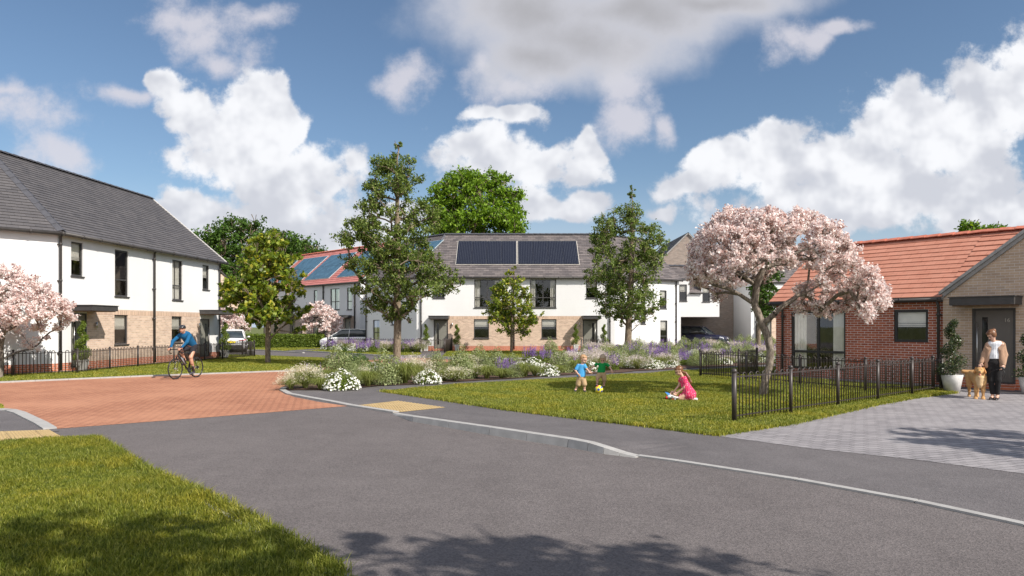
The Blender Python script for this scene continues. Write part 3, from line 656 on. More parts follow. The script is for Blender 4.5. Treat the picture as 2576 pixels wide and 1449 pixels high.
wo = [WW.op(955, 938, 742, 779, 946), WW.op(955, 938, 804.6, 862, 946), WW.op(993, 984, 750, 817, 988)]
pl = lambda s, z: 2 if z < .34 else 0
WW.cells(mb, 0, 6.35, 0, EZ2, wo, pl, zb=(.34,))
ro = [RW.op(1612, 1624, 742, 815), RW.op(1660, 1677, 730, 776), RW.op(1661, 1679, 806, 872)]
RW.cells(mb, 0, RL, 0, EZ2, ro, pl, zb=(.34,))
RB = RW.P(RL, 0, -8); RE_ = Wall(CE, (-.54, .84), (.84, .54)); RE_.cells(mb, 0, 8, 0, EZ2, [], lambda s, z: 0); mb.face([RE_.P(0, EZ2), RE_.P(8, EZ2), RE_.P(4, RZ2 - .04)], 0)
WB = WW.P(6.35, 0, -8); Wend = Wall(WW.P(6.35, 0)[:2], (.707, .707), (-.707, .707)); Wend.cells(mb, 0, 8, 0, EZ2, [], lambda s, z: 0); mb.face([Wend.P(0, EZ2), Wend.P(8, EZ2), Wend.P(4, RZ2 - .04)], 0)
mb.build('wall', [WHITE, BUFF, PLINTH], ct)
mb = MB(); FW.hexa(mb, b0, b1, BZ2 - .22, BZ2 - .004, 0, .006); mb.build('soldier_course', bpy.data.materials['soldier_brick'], ct)
n1, n2, n3 = Vector((0, 1, 0)), Vector((.707, .707, 0)), -Vector((RW.n.x, RW.n.y, 0))
hA, hB = (n1 + n2) / (1 + n1.dot(n2)), (n1 + n3) / (1 + n1.dot(n3))
eA = Vector((*CL, EZ2 - .08)) - hA * .25; rA = Vector((*CL, RZ2)) + hA * 4; eC = Vector((*CR, EZ2 - .08)) - hB * .25; rC = Vector((*CR, RZ2)) + hB * 4
eW = Vector(WW.P(6.4, EZ2 - .08, .25)); rW = Vector(WW.P(6.4, RZ2, -4)); eR = Vector(RW.P(RL + .1, EZ2 - .08, .25)); rR = Vector(RW.P(RL + .1, RZ2, -4))
mb = MB(); roof_plane(mb, eA, eC, rA, rC, .22); roof_plane(mb, eW, eA, rW, rA, .22); roof_plane(mb, eC, eR, rC, rR, .22)
kA, kC = Vector((*CL, EZ2)) + hA * 8.2, Vector((*CR, EZ2)) + hB * 8.2; kW, kR = Vector(WW.P(6.4, EZ2, -8.2)), Vector(RW.P(RL + .1, EZ2, -8.2))
roof_plane(mb, kA, kC, rA, rC, .5); roof_plane(mb, kW, kA, rW, rA, .5); roof_plane(mb, kC, kR, rC, rR, .5)
rf = mb.build('roof', [SLATEB, METAL], ct); upz = Vector((0, 0, .06))
ridge(rf, rW + upz, rA + upz, RIDGE_GREY); ridge(rf, rA + upz, rC + upz, RIDGE_GREY); ridge(rf, rC + upz, rR + upz, RIDGE_GREY)
for (a, b) in ((eA, rA), (eC, rC)): ridge(rf, a + upz, b + upz, RIDGE_GREY, name='hip_tiles', w=.12)
gutter(ct, eA + Vector((0, -.03, -.06)), eC + Vector((0, -.03, -.06))); gutter(ct, eW + Vector((0, 0, -.06)), eA + Vector((0, 0, -.06))); gutter(ct, eC + Vector((0, 0, -.06)), eR + Vector((0, 0, -.06)))
def slope_uv(px, py, A, B, C):   # where a sight line meets the front roof plane
    A, B, C = map(Vector, (A, B, C)); u = (B - A).normalized(); up = (C - A) - u * (C - A).dot(u); up.normalize(); n = u.cross(up)
    r = Vector(((px - 1288) / 1800, 1, (820 - py) / 1800)); o = Vector((0, 0, CAM_H)); t = (A - o).dot(n) / r.dot(n); q = o + r * t - A; return q.dot(u), q.dot(up)
for (xa, xb) in ((1147, 1299.5), (1303.5, 1457)):
    ua, va = slope_uv(xa, 666.5, eA, eC, rA); ub, vb = slope_uv(xb, 608, eA, eC, rA); ub2, _ = slope_uv(xb, 666.5, eA, eC, rA)
    solar(ct, eA, eC, rA, rC, 4, 1, ua, ub2, va, vb, PVD, PVF, gap=.006)
for (p, q) in ((.9, 2.6), (3.0, 5.2)):
    solar(ct, eW, eA, rW, rA, 4, 2, p + .2, q + .2, 1.3, 4.6, PVB, PVF2)
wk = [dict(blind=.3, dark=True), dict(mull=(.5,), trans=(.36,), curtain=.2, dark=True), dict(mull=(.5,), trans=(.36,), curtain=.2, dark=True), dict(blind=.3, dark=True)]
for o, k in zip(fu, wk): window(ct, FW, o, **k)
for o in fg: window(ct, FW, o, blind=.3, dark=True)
window(ct, WW, wo[0], trans=(.4,), curtain=.3); window(ct, WW, wo[1], trans=(.45,), curtain=.3); window(ct, WW, wo[2], curtain=.3)
window(ct, RW, ro[0]); window(ct, RW, ro[1], blind=.3); window(ct, RW, ro[2], blind=.3, trans=(.4,))
door(ct, FW, fd[0], slot=0, txt='04', tz=1.75, tside=.78, numm=METAL); door(ct, FW, fd[1], slot=1, txt='05', tz=1.75, tside=.45, numm=METAL)
for xa, xb in ((1080, 1131), (1462.5, 1509)): canopy(ct, FW, FW.s_at(xa) + .05, FW.s_at(xb) - .02, cz(802.5), cz(795.5), .95)
for px in (1059.5, 1293, 1534): drainpipe(ct, FW, FW.s_at(px), .1, EZ2)
drainpipe(ct, RW, RL - .35, .1, EZ2); drainpipe(ct, WW, 6.2, .1, EZ2)
lamp(ct, FW, FW.s_at(1138), 1.85); lamp(ct, FW, FW.s_at(1458), 1.85)

# ---- red roofed row
RS = (-12.73, 60.0); TW = Wall(RS, (-.707, .707), (-.707, -.707)); TL = 16.3; EZt, RZt = 5.55, 9.15
tr = thing('row_houses', 'grey-blue rendered row with rose tiled roof and blue solar panels behind the hedge', 'house', (*RS, 0))
tz = lambda px, py: TW.z_at(px, py)
tu = [TW.op(885.6, 873, 723.5, 779, 880), TW.op(854, 831, 726, 779, 842), TW.op(798, 789, 730, 775, 793)] + [TW.op(a, b, 733, 776, a) for a, b in ((727, 717), (700, 689), (660, 648), (627, 619))]
tg = [TW.op(a, b, 801, 868, a) for a, b in ((882, 868), (856, 845), (799, 788), (771, 757), (742, 729), (700, 690), (671, 663))]
tds = tg[0::2]; tws = tg[1::2]
for o in tds: o[2] = .16
for o in tws: o[2] = .3
TBZ = tz(860, 795); TB0 = TW.s_at(892)
def mf_t(s, z):
    if z < .3: return 2
    return 1 if s > TB0 - .02 and z < TBZ else 0
mb = MB(); TW.cells(mb, 0, TL, 0, EZt, tu + tg, mf_t, sb=(TB0,), zb=(.3, TBZ))
Ra = Wall(RS, (.707, .707), (.707, -.707)); Ra.cells(mb, 0, 8, 0, EZt, [], lambda s, z: 0); mb.face([Ra.P(0, EZt), Ra.P(8, EZt), Ra.P(4, RZt - .04)], 0)
mb.build('wall', [render_mat('grey_render', (.64, .65, .66)), GABLEB, GABLEB], tr)
e0 = Vector(TW.P(-.12, EZt - .08, .25)); e1 = Vector(TW.P(TL + 1, EZt - .08, .25)); r0 = Vector(TW.P(-.12, RZt, -4)); r1 = Vector(TW.P(TL + 1, RZt, -4)); q0, q1 = Vector(TW.P(-.12, EZt, -8.2)), Vector(TW.P(TL + 1, EZt, -8.2))
mb = MB(); roof_plane(mb, e0, e1, r0, r1, .3); roof_plane(mb, q0, q1, r0, r1, .5); rf = mb.build('roof', [REDTILE2, METAL], tr); ridge(rf, r0 + upz, r1 + upz, RIDGE_RED); gutter(tr, e0 + Vector((0, 0, -.06)), e1 + Vector((0, 0, -.06)))
for a, b in ((905, 846), (828, 772), (765, 712), (700, 660)):
    sa, sb_ = slope_uv(a, 700, e0, e1, r0)[0], slope_uv(b, 700, e0, e1, r0)[0]
    solar(tr, e0, e1, r0, r1, 4, 2, sa, sb_, .85, 4.7, PVB, PVF2)
for o in tu: window(tr, TW, o, trans=(.38,), curtain=.32, mull=(.5,) if o[1] - o[0] > 1.2 else ())
for o in tws: window(tr, TW, o, trans=(.3,), curtain=.25)
for o in tds: door(tr, TW, o, slot=0); canopy(tr, TW, o[0] - .15, o[1] + .5, o[3] + .06, o[3] + .24, .8)
for px in (894, 815, 737, 678): drainpipe(tr, TW, TW.s_at(px), .1, EZt, r=.06)
# far house closing the view at the left of the row
FX = thing('brick_house', 'buff brick house end with rose tiled roof glimpsed beside the white wall', 'house', (-28.4, 75.6, 0))
gw = Wall((-28.4, 75.7), (-.707, -.707), (.707, -.707)); mb = MB(); gw.cells(mb, 0, 8, 0, EZ2, [], lambda s, z: 0); mb.face([gw.P(0, EZ2), gw.P(8, EZ2), gw.P(4, RZ2)], 0, [(0, EZ2), (8, EZ2), (4, RZ2)])
mb.face([gw.P(8, 0), gw.P(8, 0, -9), gw.P(8, EZ2, -9), gw.P(8, EZ2)], 0); mb.build('wall', [BUFF], FX)
mb = MB(); roof_plane(mb, gw.P(-.3, EZ2 - .2, .15), gw.P(-.3, EZ2 - .2, -9), gw.P(4, RZ2 + .05, .15), gw.P(4, RZ2 + .05, -9), .3); roof_plane(mb, gw.P(8.3, EZ2 - .2, .15), gw.P(8.3, EZ2 - .2, -9), gw.P(4, RZ2 + .05, .15), gw.P(4, RZ2 + .05, -9), .3)
mb.build('roof', [REDTILE2, METAL], FX)

# ---- link over the carport
lk = thing('coach_house', 'small white rendered flat bridging the carport with two half dormers', 'house', (14, 55, 0))
KW = Wall((12.6, 54.0), (1, .0), (0, -1)); KL = 3.05; kz = lambda py: CAM_H + (820 - py) / 1800 * 54.0
k1_, k2_ = KW.op(1708.7, 1728, 715.6, 757), KW.op(1767, 1786, 719, 759); ks = KW.s_at
mb = MB(); zl, ze = kz(797), kz(735); zd1, zd2 = kz(704.7), kz(711)
KW.cells(mb, 0, KL, zl, ze, [[o[0], o[1], o[2], ze] for o in (k1_, k2_)], lambda s, z: 0)
dr = [(ks(1703.5) if ks(1703.5) > 0 else 0, ks(1734.5), zd1), (ks(1764.6), ks(1792), zd2)]
for (a, b, zt), o in zip(dr, (k1_, k2_)):
    KW.cells(mb, a, b, ze, zt, [[o[0], o[1], ze, o[3]]], lambda s, z: 0)
    for sx in (a, b): mb.face([KW.P(sx, ze), KW.P(sx, zt), KW.P(sx, zt, -1.6), KW.P(sx, ze, -.1)], 0)
KS = Wall(KW.P(KL, 0)[:2], (.12, 1), (1, -.12)); KS.cells(mb, 0, 6, zl, ze, [], lambda s, z: 0)
mb.face([KS.P(0, ze), KS.P(6, ze), KS.P(3, kz(735) + 2.3)], 0)
mb.face([KW.P(0, zl, 0), KW.P(KL, zl, 0), KW.P(KL + .7, zl, -6), KW.P(0, zl, -6)], 0)
mb.face([KW.P(0, 0, 0), KW.P(0, 0, -6), KW.P(0, ze, -6), KW.P(0, ze, 0)], 0); KW.hexa(mb, 0, .14, 0, zl - .002, -.25, 0)
mb.build('wall', [WHITE], lk)
ek0, ek1, rk0, rk1 = KW.P(-.1, ze - .05, .12), KW.P(KL + .12, ze - .05, .12), KW.P(-.6, ze + 2.25, -3), KW.P(KL + .3, ze + 2.25, -3)
zr_ = lambda w_: ze - .05 + (w_ + .12) * 2.3 / 3.12
mb = MB()
for (a, b) in ((dr[0][1], dr[1][0]), (dr[1][1], KL + .12)): roof_plane(mb, KW.P(a + .01, ze - .05, .12), KW.P(b - .01, ze - .05, .12), KW.P(a + .01, zr_(1.3), -1.3), KW.P(b - .01, zr_(1.3), -1.3), .22)
roof_plane(mb, KW.P(-.35, zr_(1.3), -1.3), KW.P(KL + .2, zr_(1.3), -1.3), rk0, rk1, .22)
roof_plane(mb, KW.P(-.6, ze, -6.2), KW.P(KL + .5, ze, -6.2), rk0, rk1, .4)
for (a, b, zt) in dr: mb.hexa([KW.P(a - .03, zt, .05), KW.P(b + .03, zt, .05), KW.P(b + .03, zt + .2, -1.7), KW.P(a - .03, zt + .2, -1.7), KW.P(a - .03, zt + .05, .05), KW.P(b + .03, zt + .05, .05), KW.P(b + .03, zt + .28, -1.7), KW.P(a - .03, zt + .28, -1.7)], 1)
rf = mb.build('roof', [SLATEB, METAL], lk); ridge(rf, Vector(rk0) + upz, Vector(rk1) + upz, RIDGE_GREY)
for (a, b) in ((dr[0][1], dr[1][0]), (dr[1][1], KL + .1)): gutter(lk, KW.P(a, ze - .08, .12), KW.P(b, ze - .08, .12), .05)
for o in (k1_, k2_): window(lk, KW, o, blind=.32, sill=True)

# ---- brick gable house behind the link and the white house to its right
gh = thing('brick_house', 'tall brown brick gable with slate verge rising behind the blossom tree', 'house', (14.8, 60, 0))
GW = Wall((10.8, 60.0), (1, 0), (0, -1)); mb = MB(); GW.cells(mb, 0, 7.8, 0, 5.75, [], lambda s, z: 0)
mb.face([GW.P(0, 5.75), GW.P(7.8, 5.75), GW.P(3.95, 9.5)], 0, [(0, 5.75), (7.8, 5.75), (3.95, 9.5)]); mb.face([GW.P(0, 0), GW.P(0, 0, -10), GW.P(0, 5.75, -10), GW.P(0, 5.75)], 0); mb.face([GW.P(7.8, 0), GW.P(7.8, 0, -10), GW.P(7.8, 5.75, -10), GW.P(7.8, 5.75)], 0)
mb.build('wall', [GABLEB], gh)
mb = MB(); a, b, c, d = GW.P(-.3, 5.5, .12), GW.P(-.3, 5.5, -10), GW.P(3.95, 9.6, .12), GW.P(3.95, 9.6, -10); roof_plane(mb, a, b, c, d, .25); roof_plane(mb, GW.P(8.1, 5.5, .12), GW.P(8.1, 5.5, -10), c, d, .25); mb.build('roof', [SLATE, plain('verge_grey', (.30, .29, .28), .7)], gh)
wh = thing('white_house', 'white rendered house with shaded end wall and potted plant, behind the blossom tree', 'house', (18.6, 55.6, 0))
SW = Wall((18.57, 55.6), (0, 1), (-1, 0)); VW = Wall((18.57, 55.6), (.985, .17), (.17, -.985)); mb = MB()
SW.cells(mb, 0, 4.38, 0, 5.2, [], lambda s, z: 2 if z < .34 else 0, zb=(.34,))
vd = VW.op(1925, 1941, 804, 874); vd[2] = .16; vb = VW.s_at(1942); vo = [VW.op(1913, 1929, 736, 770), VW.op(1950, 1975, 730, 772)]
VW.cells(mb, 0, 14, 0, 5.2, [vd] + vo, lambda s, z: 2 if z < .34 else (1 if s > vb - .1 and z < 2.42 else 0), sb=(vb,), zb=(.34, 2.42)); mb.build('wall', [WHITE, BUFF, PLINTH], wh)
mb = MB(); roof_plane(mb, VW.P(-.15, 5.15, .2), VW.P(14, 5.15, .2), VW.P(-.15, 8.6, -4), VW.P(14, 8.6, -4), .22); roof_plane(mb, VW.P(-.15, 5.15, -8.2), VW.P(14, 5.15, -8.2), VW.P(-.15, 8.6, -4), VW.P(14, 8.6, -4), .4); mb.build('roof', [SLATEB, METAL], wh)
door(wh, VW, vd, slot=0); canopy(wh, VW, vd[0] - .15, vd[1] + .2, 2.4, 2.6, .9); drainpipe(wh, VW, VW.s_at(1901), .1, 5.2)
for o in vo: window(wh, VW, o, blind=.3)

# ---- bungalow
P1, P2 = Vector((9.37, 25.4)), Vector((12.7, 21.0)); dd = (P1 - P2).normalized(); nn = Vector((-.797, -.603))
bg_ = thing('bungalow', 'red brick bungalow with terracotta tiled roof and door 16 in a brown brick gable', 'bungalow', (P2.x, P2.y, 0))
BW = Wall(P2, dd, nn); BL = (P1 - P2).length; EZ3, RZ3 = 2.72, 4.72
ob, osm = BW.op(2127, 1990, 783, 926, 1990), BW.op(2335, 2248, 778, 862, 2335)
mb = MB(); BW.cells(mb, 0, BL, 0, EZ3, [ob, osm], lambda s, z: 0, rev=.11)
BE = Wall(P1, -nn, dd); BE.cells(mb, 0, 5.8, 0, EZ3, [], lambda s, z: 0); mb.face([BE.P(0, EZ3), BE.P(5.8, EZ3), BE.P(2.9, RZ3 - .04)], 0, [(0, EZ3), (5.8, EZ3), (2.9, RZ3)])
mb.build('wall', [REDB], bg_)
GW2 = Wall(P2 + nn * .12, -dd, nn); GL = 5.6; od = GW2.op(2445, 2555, 776, 985); od[2] = .16
def mfg(s, z): return 1 if z < .30 else 0
mb = MB(); GW2.cells(mb, 0, GL, 0, EZ3, [od], mfg, zb=(.30,)); pk = EZ3 + .72 * GL / 2
mb.face([GW2.P(0, EZ3), GW2.P(GL, EZ3), GW2.P(GL / 2, pk)], 0, [(0, EZ3), (GL, EZ3), (GL / 2, pk)])
mb.face([GW2.P(0, 0), GW2.P(0, 0, -.12), GW2.P(0, EZ3, -.12), GW2.P(0, EZ3)], 0); mb.face([GW2.P(GL, 0), GW2.P(GL, 0, -6), GW2.P(GL, EZ3, -6), GW2.P(GL, EZ3)], 0)
mb.build('gable_wall', [STONEB, PLINTH], bg_)
ev = lambda s, z, o: BW.P(s, z, o)
mb = MB(); A, B, C, D = ev(-.02, EZ3 - .12, .25), ev(BL + .12, EZ3 - .12, .25), ev(-.02, RZ3, -2.9), ev(BL + .12, RZ3, -2.9)
roof_plane(mb, A, B, C, D, .27, .020)
A2, C2 = ev(-GL - .5, EZ3 - .12, .25), ev(-GL - .5, RZ3, -2.9)
roof_plane(mb, ev(-GL - .5, EZ3 - .12, -6.05), ev(BL + .12, EZ3 - .12, -6.05), C2, D, .4, .03)
# main slope behind the gable and the two slopes of the gable roof
roof_plane(mb, ev(-GL - .5, EZ3 - .12 + .65 * .673, -.4), ev(-.02, EZ3 - .12 + .65 * .673, -.4), C2, C, .3, .03)
pf = lambda s, z, o: GW2.P(s, z, o); zt = .16
roof_plane(mb, pf(-.05, EZ3 - .06, .06), pf(-.05, EZ3 - .06, -5.0), pf(GL / 2, pk + .1, .06), pf(GL / 2, pk + .1, -5.0), .3, .03)
roof_plane(mb, pf(GL + .15, EZ3 - .12, .06), pf(GL + .15, EZ3 - .12, -5.0), pf(GL / 2, pk + .1, .06), pf(GL / 2, pk + .1, -5.0), .3, .03)
rf = mb.build('roof', [REDTILE, plain('fascia_grey', (.26, .25, .24), .7)], bg_)
ridge(rf, Vector(C) + Vector((0, 0, .08)), Vector(D) + Vector((0, 0, .08)), RIDGE_RED, w=.18); ridge(rf, Vector(pf(GL / 2, pk + .18, .06)), Vector(pf(GL / 2, pk + .18, -5)), RIDGE_RED, w=.18); ridge(rf, Vector(C) + Vector((0, 0, .08)), Vector(C2) + Vector((0, 0, .08)), RIDGE_RED, w=.18)
mb = MB(); va, vb_ = Vector(pf(-.08, EZ3 - .07, .10)), Vector(pf(GL / 2, pk + .09, .10)); q = Vector((0, 0, .10)); w = Vector((nn.x, nn.y, 0)) * -.12
mb.hexa([tuple(va), tuple(vb_), tuple(vb_ + w), tuple(va + w), tuple(va + q), tuple(vb_ + q), tuple(vb_ + w + q), tuple(va + w + q)]); mb.build('verge', plain('verge_mortar', (.34, .33, .32), .8), rf)
g1, g2 = Vector(ev(.05, EZ3 - .19, .24)), Vector(ev(BL + .1, EZ3 - .19, .24)); gutter(bg_, g1, g2, .055)
mb = MB(); BW.hexa(mb, .02, BL + .1, EZ3 - .26, EZ3 - .13, .02, .20); mb.build('fascia', plain('soffit_dark', (.07, .06, .055), .6), bg_)
BFR = plain('black_frame', (.018, .017, .017), .35)
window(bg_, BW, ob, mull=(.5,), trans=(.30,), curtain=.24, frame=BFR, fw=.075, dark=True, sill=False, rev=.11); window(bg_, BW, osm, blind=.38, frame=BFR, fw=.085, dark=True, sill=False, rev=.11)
door(bg_, GW2, od, slot=0, txt='16', tz=CAM_H + .11, tside=.80, leafm=DOORD, numm=plain('number_beige', (.42, .38, .33), .5)); canopy(bg_, GW2, .40, 1.98, 2.33, 2.54, .6)
for px in (1972, 2364): drainpipe(bg_, BW, BW.s_at(px), .1, EZ3 - .15, r=.04)
# ------------------------------------------------------------------ grass
def poly_sample(pts, dens):
    P = np.array(pts); tri = tessellate_polygon([[Vector((*p, 0)) for p in pts]]); out = []
    for t in tri:
        a, b, c = P[t[0]], P[t[1]], P[t[2]]; u_, v_ = b - a, c - a; ar = abs(u_[0] * v_[1] - u_[1] * v_[0]) / 2
        n = RNG.poisson(ar * dens)
        if n: r = RNG.random((n, 2)); m = r.sum(1) > 1; r[m] = 1 - r[m]; out.append(a + r[:, :1] * (b - a) + r[:, 1:] * (c - a))
    return np.concatenate(out)
def blades(P, h, w, z0=.02, lean=.5, dirn=None, hz=None):
    n = len(P); th = RNG.random(n) * 2 * np.pi; H = h * (0.55 + .75 * RNG.random(n))
    if hz is not None: H *= hz
    ld = RNG.random(n) * 2 * np.pi; L = H * lean * RNG.random(n) * 1.4
    wx, wy = np.cos(th) * w / 2, np.sin(th) * w / 2; lx, ly = np.cos(ld) * L, np.sin(ld) * L
    V = np.zeros((n, 5, 3)); x, y = P[:, 0], P[:, 1]; z = z0 if np.ndim(z0) == 0 else z0
    V[:, 0] = np.stack([x - wx, y - wy, np.zeros(n) + z], 1); V[:, 1] = np.stack([x + wx, y + wy, np.zeros(n) + z], 1)
    V[:, 2] = np.stack([x - wx * .8 + lx * .35, y - wy * .8 + ly * .35, z + H * .6], 1); V[:, 3] = np.stack([x + wx * .8 + lx * .35, y + wy * .8 + ly * .35, z + H * .6], 1)
    V[:, 4] = np.stack([x + lx, y + ly, z + H * (1 - .25 * RNG.random(n))], 1)
    F = np.array([[0, 1, 3], [0, 3, 2], [2, 3, 4]]); Fa = (np.arange(n)[:, None, None] * 5 + F).reshape(-1, 3)
    return V.reshape(-1, 3), Fa
def clip_near(P, ymin=3.2, k=.80): return P[(P[:, 1] > ymin) & (np.abs(P[:, 0]) < k * P[:, 1] + 1.0)]
def grass(pts, dens, h, w, mat, lean=.5):
    P = clip_near(poly_sample(pts, dens))
    hz = np.array([.75 + .55 * mnoise.noise(Vector((x * .9, y * .9, 0))) for x, y in P]) if len(P) < 400000 else None
    V, F = blades(P, h, w, .018, lean, hz=hz); return tag(np_mesh('grass', V, F, mat), kind='stuff')
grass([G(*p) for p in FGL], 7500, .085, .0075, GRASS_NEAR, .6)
grass([G(*p) for p in LAWN], 2300, .06, .011, GRASS_PALE, .6)
grass([G(*p) for p in VERGE], 900, .065, .022, GRASS_PALE)
grass([G(-60, 1015), G(8, 1022), G(10, 1031), G(-60, 1034)], 3000, .06, .012, GRASS_PALE)
for q in (FV1, FV2, FV3): grass([G(*p) for p in q], 350, .07, .035, GRASS_PALE)
def edge_grass(pts, n, h, mat, w=.012, jit=.05):
    P = [Vector(G(*p)) for p in pts]; L = [0]
    for a, b in zip(P[:-1], P[1:]): L.append(L[-1] + (b - a).length)
    out = []
    for _ in range(int(n * L[-1])):
        t = random.random() * L[-1]; i = max(k for k in range(len(L)) if L[k] <= t); i = min(i, len(P) - 2)
        q = P[i].lerp(P[i + 1], (t - L[i]) / max(1e-6, L[i + 1] - L[i])); out.append((q.x + random.gauss(0, jit), q.y + random.gauss(0, jit)))
    V, F = blades(np.array(out), h, w, .01, .8); return tag(np_mesh('grass', V, F, mat), kind='stuff')
edge_grass([(240, 1108), (300, 1148), (370, 1193), (510, 1252), (650, 1328), (760, 1394), (860, 1449)], 900, .10, GRASS_NEAR, .008, .04)
edge_grass([(0, 1119), (120, 1110), (240, 1108)], 500, .08, GRASS_NEAR, .01, .04)
edge_grass([(959, 985.4), (1100, 1006), (1268, 1032), (1443, 1053.7), (1610, 1073), (1803, 1097.5), (1990, 1069), (2200, 1021), (2300, 1003), (2405, 990)], 500, .075, GRASS_PALE, .012, .05)

# ------------------------------------------------------------------ leaves and trees
def rand_dirs(n, up=0.0, out=None, ob=0.0):
    d = RNG.normal(size=(n, 3)); d /= np.linalg.norm(d, axis=1)[:, None]
    d[:, 2] += up
    if out is not None: d += out * ob
    return d / np.linalg.norm(d, axis=1)[:, None]
def frames(nrm):
    r = RNG.normal(size=nrm.shape); a = np.cross(nrm, r); a /= np.linalg.norm(a, axis=1)[:, None]; b = np.cross(nrm, a); return a, b
SHAPES = {
    'oval': ([(-.5, 0, 0), (-.12, .27, .05), (.22, .21, .03), (.5, 0, -.08), (.22, -.21, .03), (-.12, -.27, .05)], [(0, 1, 5), (1, 2, 4), (1, 4, 5), (2, 3, 4)]),
    'kite': ([(-.5, 0, 0), (0, .28, .06), (.5, 0, -.05), (0, -.28, .06)], [(0, 1, 3), (1, 2, 3)]),
    'maple': ([(-.45, 0, 0), (-.30, .42, .03), (-.02, .18, 0), (.20, .40, .0), (.18, .12, 0), (.55, 0, -.08), (.18, -.12, 0), (.20, -.40, 0), (-.02, -.18, 0), (-.30, -.42, .03)],
              [(0, 1, 2), (2, 3, 4), (4, 5, 6), (6, 7, 8), (8, 9, 0), (0, 2, 8), (2, 4, 6), (2, 6, 8)]),
    'flower': ([(0, 0, -.06), (.5, 0, .1), (.155, .475, .1), (-.405, .294, .1), (-.405, -.294, .1), (.155, -.475, .1)], [(0, 1, 2), (0, 2, 3), (0, 3, 4), (0, 4, 5), (0, 5, 1)])}
def leaf_arrays(C, nrm, size, shape):
    v, f = SHAPES[shape]; v = np.array(v); f = np.array(f); n = len(C); a, b = frames(nrm); s = (size * (.65 + .7 * RNG.random(n)))[:, None, None]
    V = C[:, None, :] + s * (a[:, None, :] * v[None, :, :1] + b[:, None, :] * v[None, :, 1:2] + nrm[:, None, :] * v[None, :, 2:3])
    F = (np.arange(n)[:, None, None] * len(v) + f).reshape(-1, 3); return V.reshape(-1, 3), F
def clump_points(cen, rad, n, flat=.75, shell=.45):
    d = RNG.normal(size=(n, 3)); d /= np.linalg.norm(d, axis=1)[:, None]; r = RNG.random(n) ** shell
    P = cen + d * (r * rad)[:, None] * np.array([1, 1, flat]); return P, d
def skeleton(trunk, targets, spread=.33, droop=.06):
    # nodes: position, parent. each target is reached from the nearest good node, so limbs fork like real ones
    nodes = [Vector(p) for p in trunk]; par = [-1] + list(range(len(trunk) - 1)); cr = trunk[0]
    targets = sorted(targets, key=lambda t: (Vector(t[:3]) - Vector(trunk[-1])).length * .6 + abs(t[0] - cr[0]) + abs(t[1] - cr[1]))
    for t in targets:
        t = Vector(t[:3]); best, bi = 1e9, 0
        for i, p in enumerate(nodes):
            if i < 1: continue
            dz = t.z - p.z; dh = math.hypot(t.x - p.x, t.y - p.y)
            c = (t - p).length + max(0, .35 * dh - dz) * 1.3
            if c < best: best, bi = c, i
        p = nodes[bi]; k = max(2, int((t - p).length / spread)); prev = bi
        for j in range(1, k + 1):
            f = j / k; q = p.lerp(t, f) + Vector((random.gauss(0, .03), random.gauss(0, .03), droop * math.sin(math.pi * f) * (t - p).length))
            nodes.append(q); par.append(prev); prev = len(nodes) - 1
    return nodes, par
def limbs_mesh(nodes, par, rtip, rbase, ntr, expo=2.2):
    n = len(nodes); area = [0.0] * n; kids = [0] * n
    for i in range(n):
        if par[i] >= 0: kids[par[i]] += 1
    for i in range(n - 1, -1, -1):
        if kids[i] == 0: area[i] = rtip ** expo
        if par[i] >= 0: area[par[i]] += area[i]
    R = [a ** (1 / expo) for a in area]; k = rbase / R[0]
    R = [max(rtip * .6, r * (1 + (k - 1) * (r / R[0]) ** 1.4)) for r in R]
    mb = MB()
    for i in range(n):
        if par[i] < 0: continue
        p = par[i]; r0 = R[p] if i < ntr else min(R[p], R[i] * 1.15)
        mb.tube([nodes[p], nodes[i]], [r0, R[i]], 7 if R[i] > .05 else (5 if R[i] > .02 else 4), cap=False)
    return mb
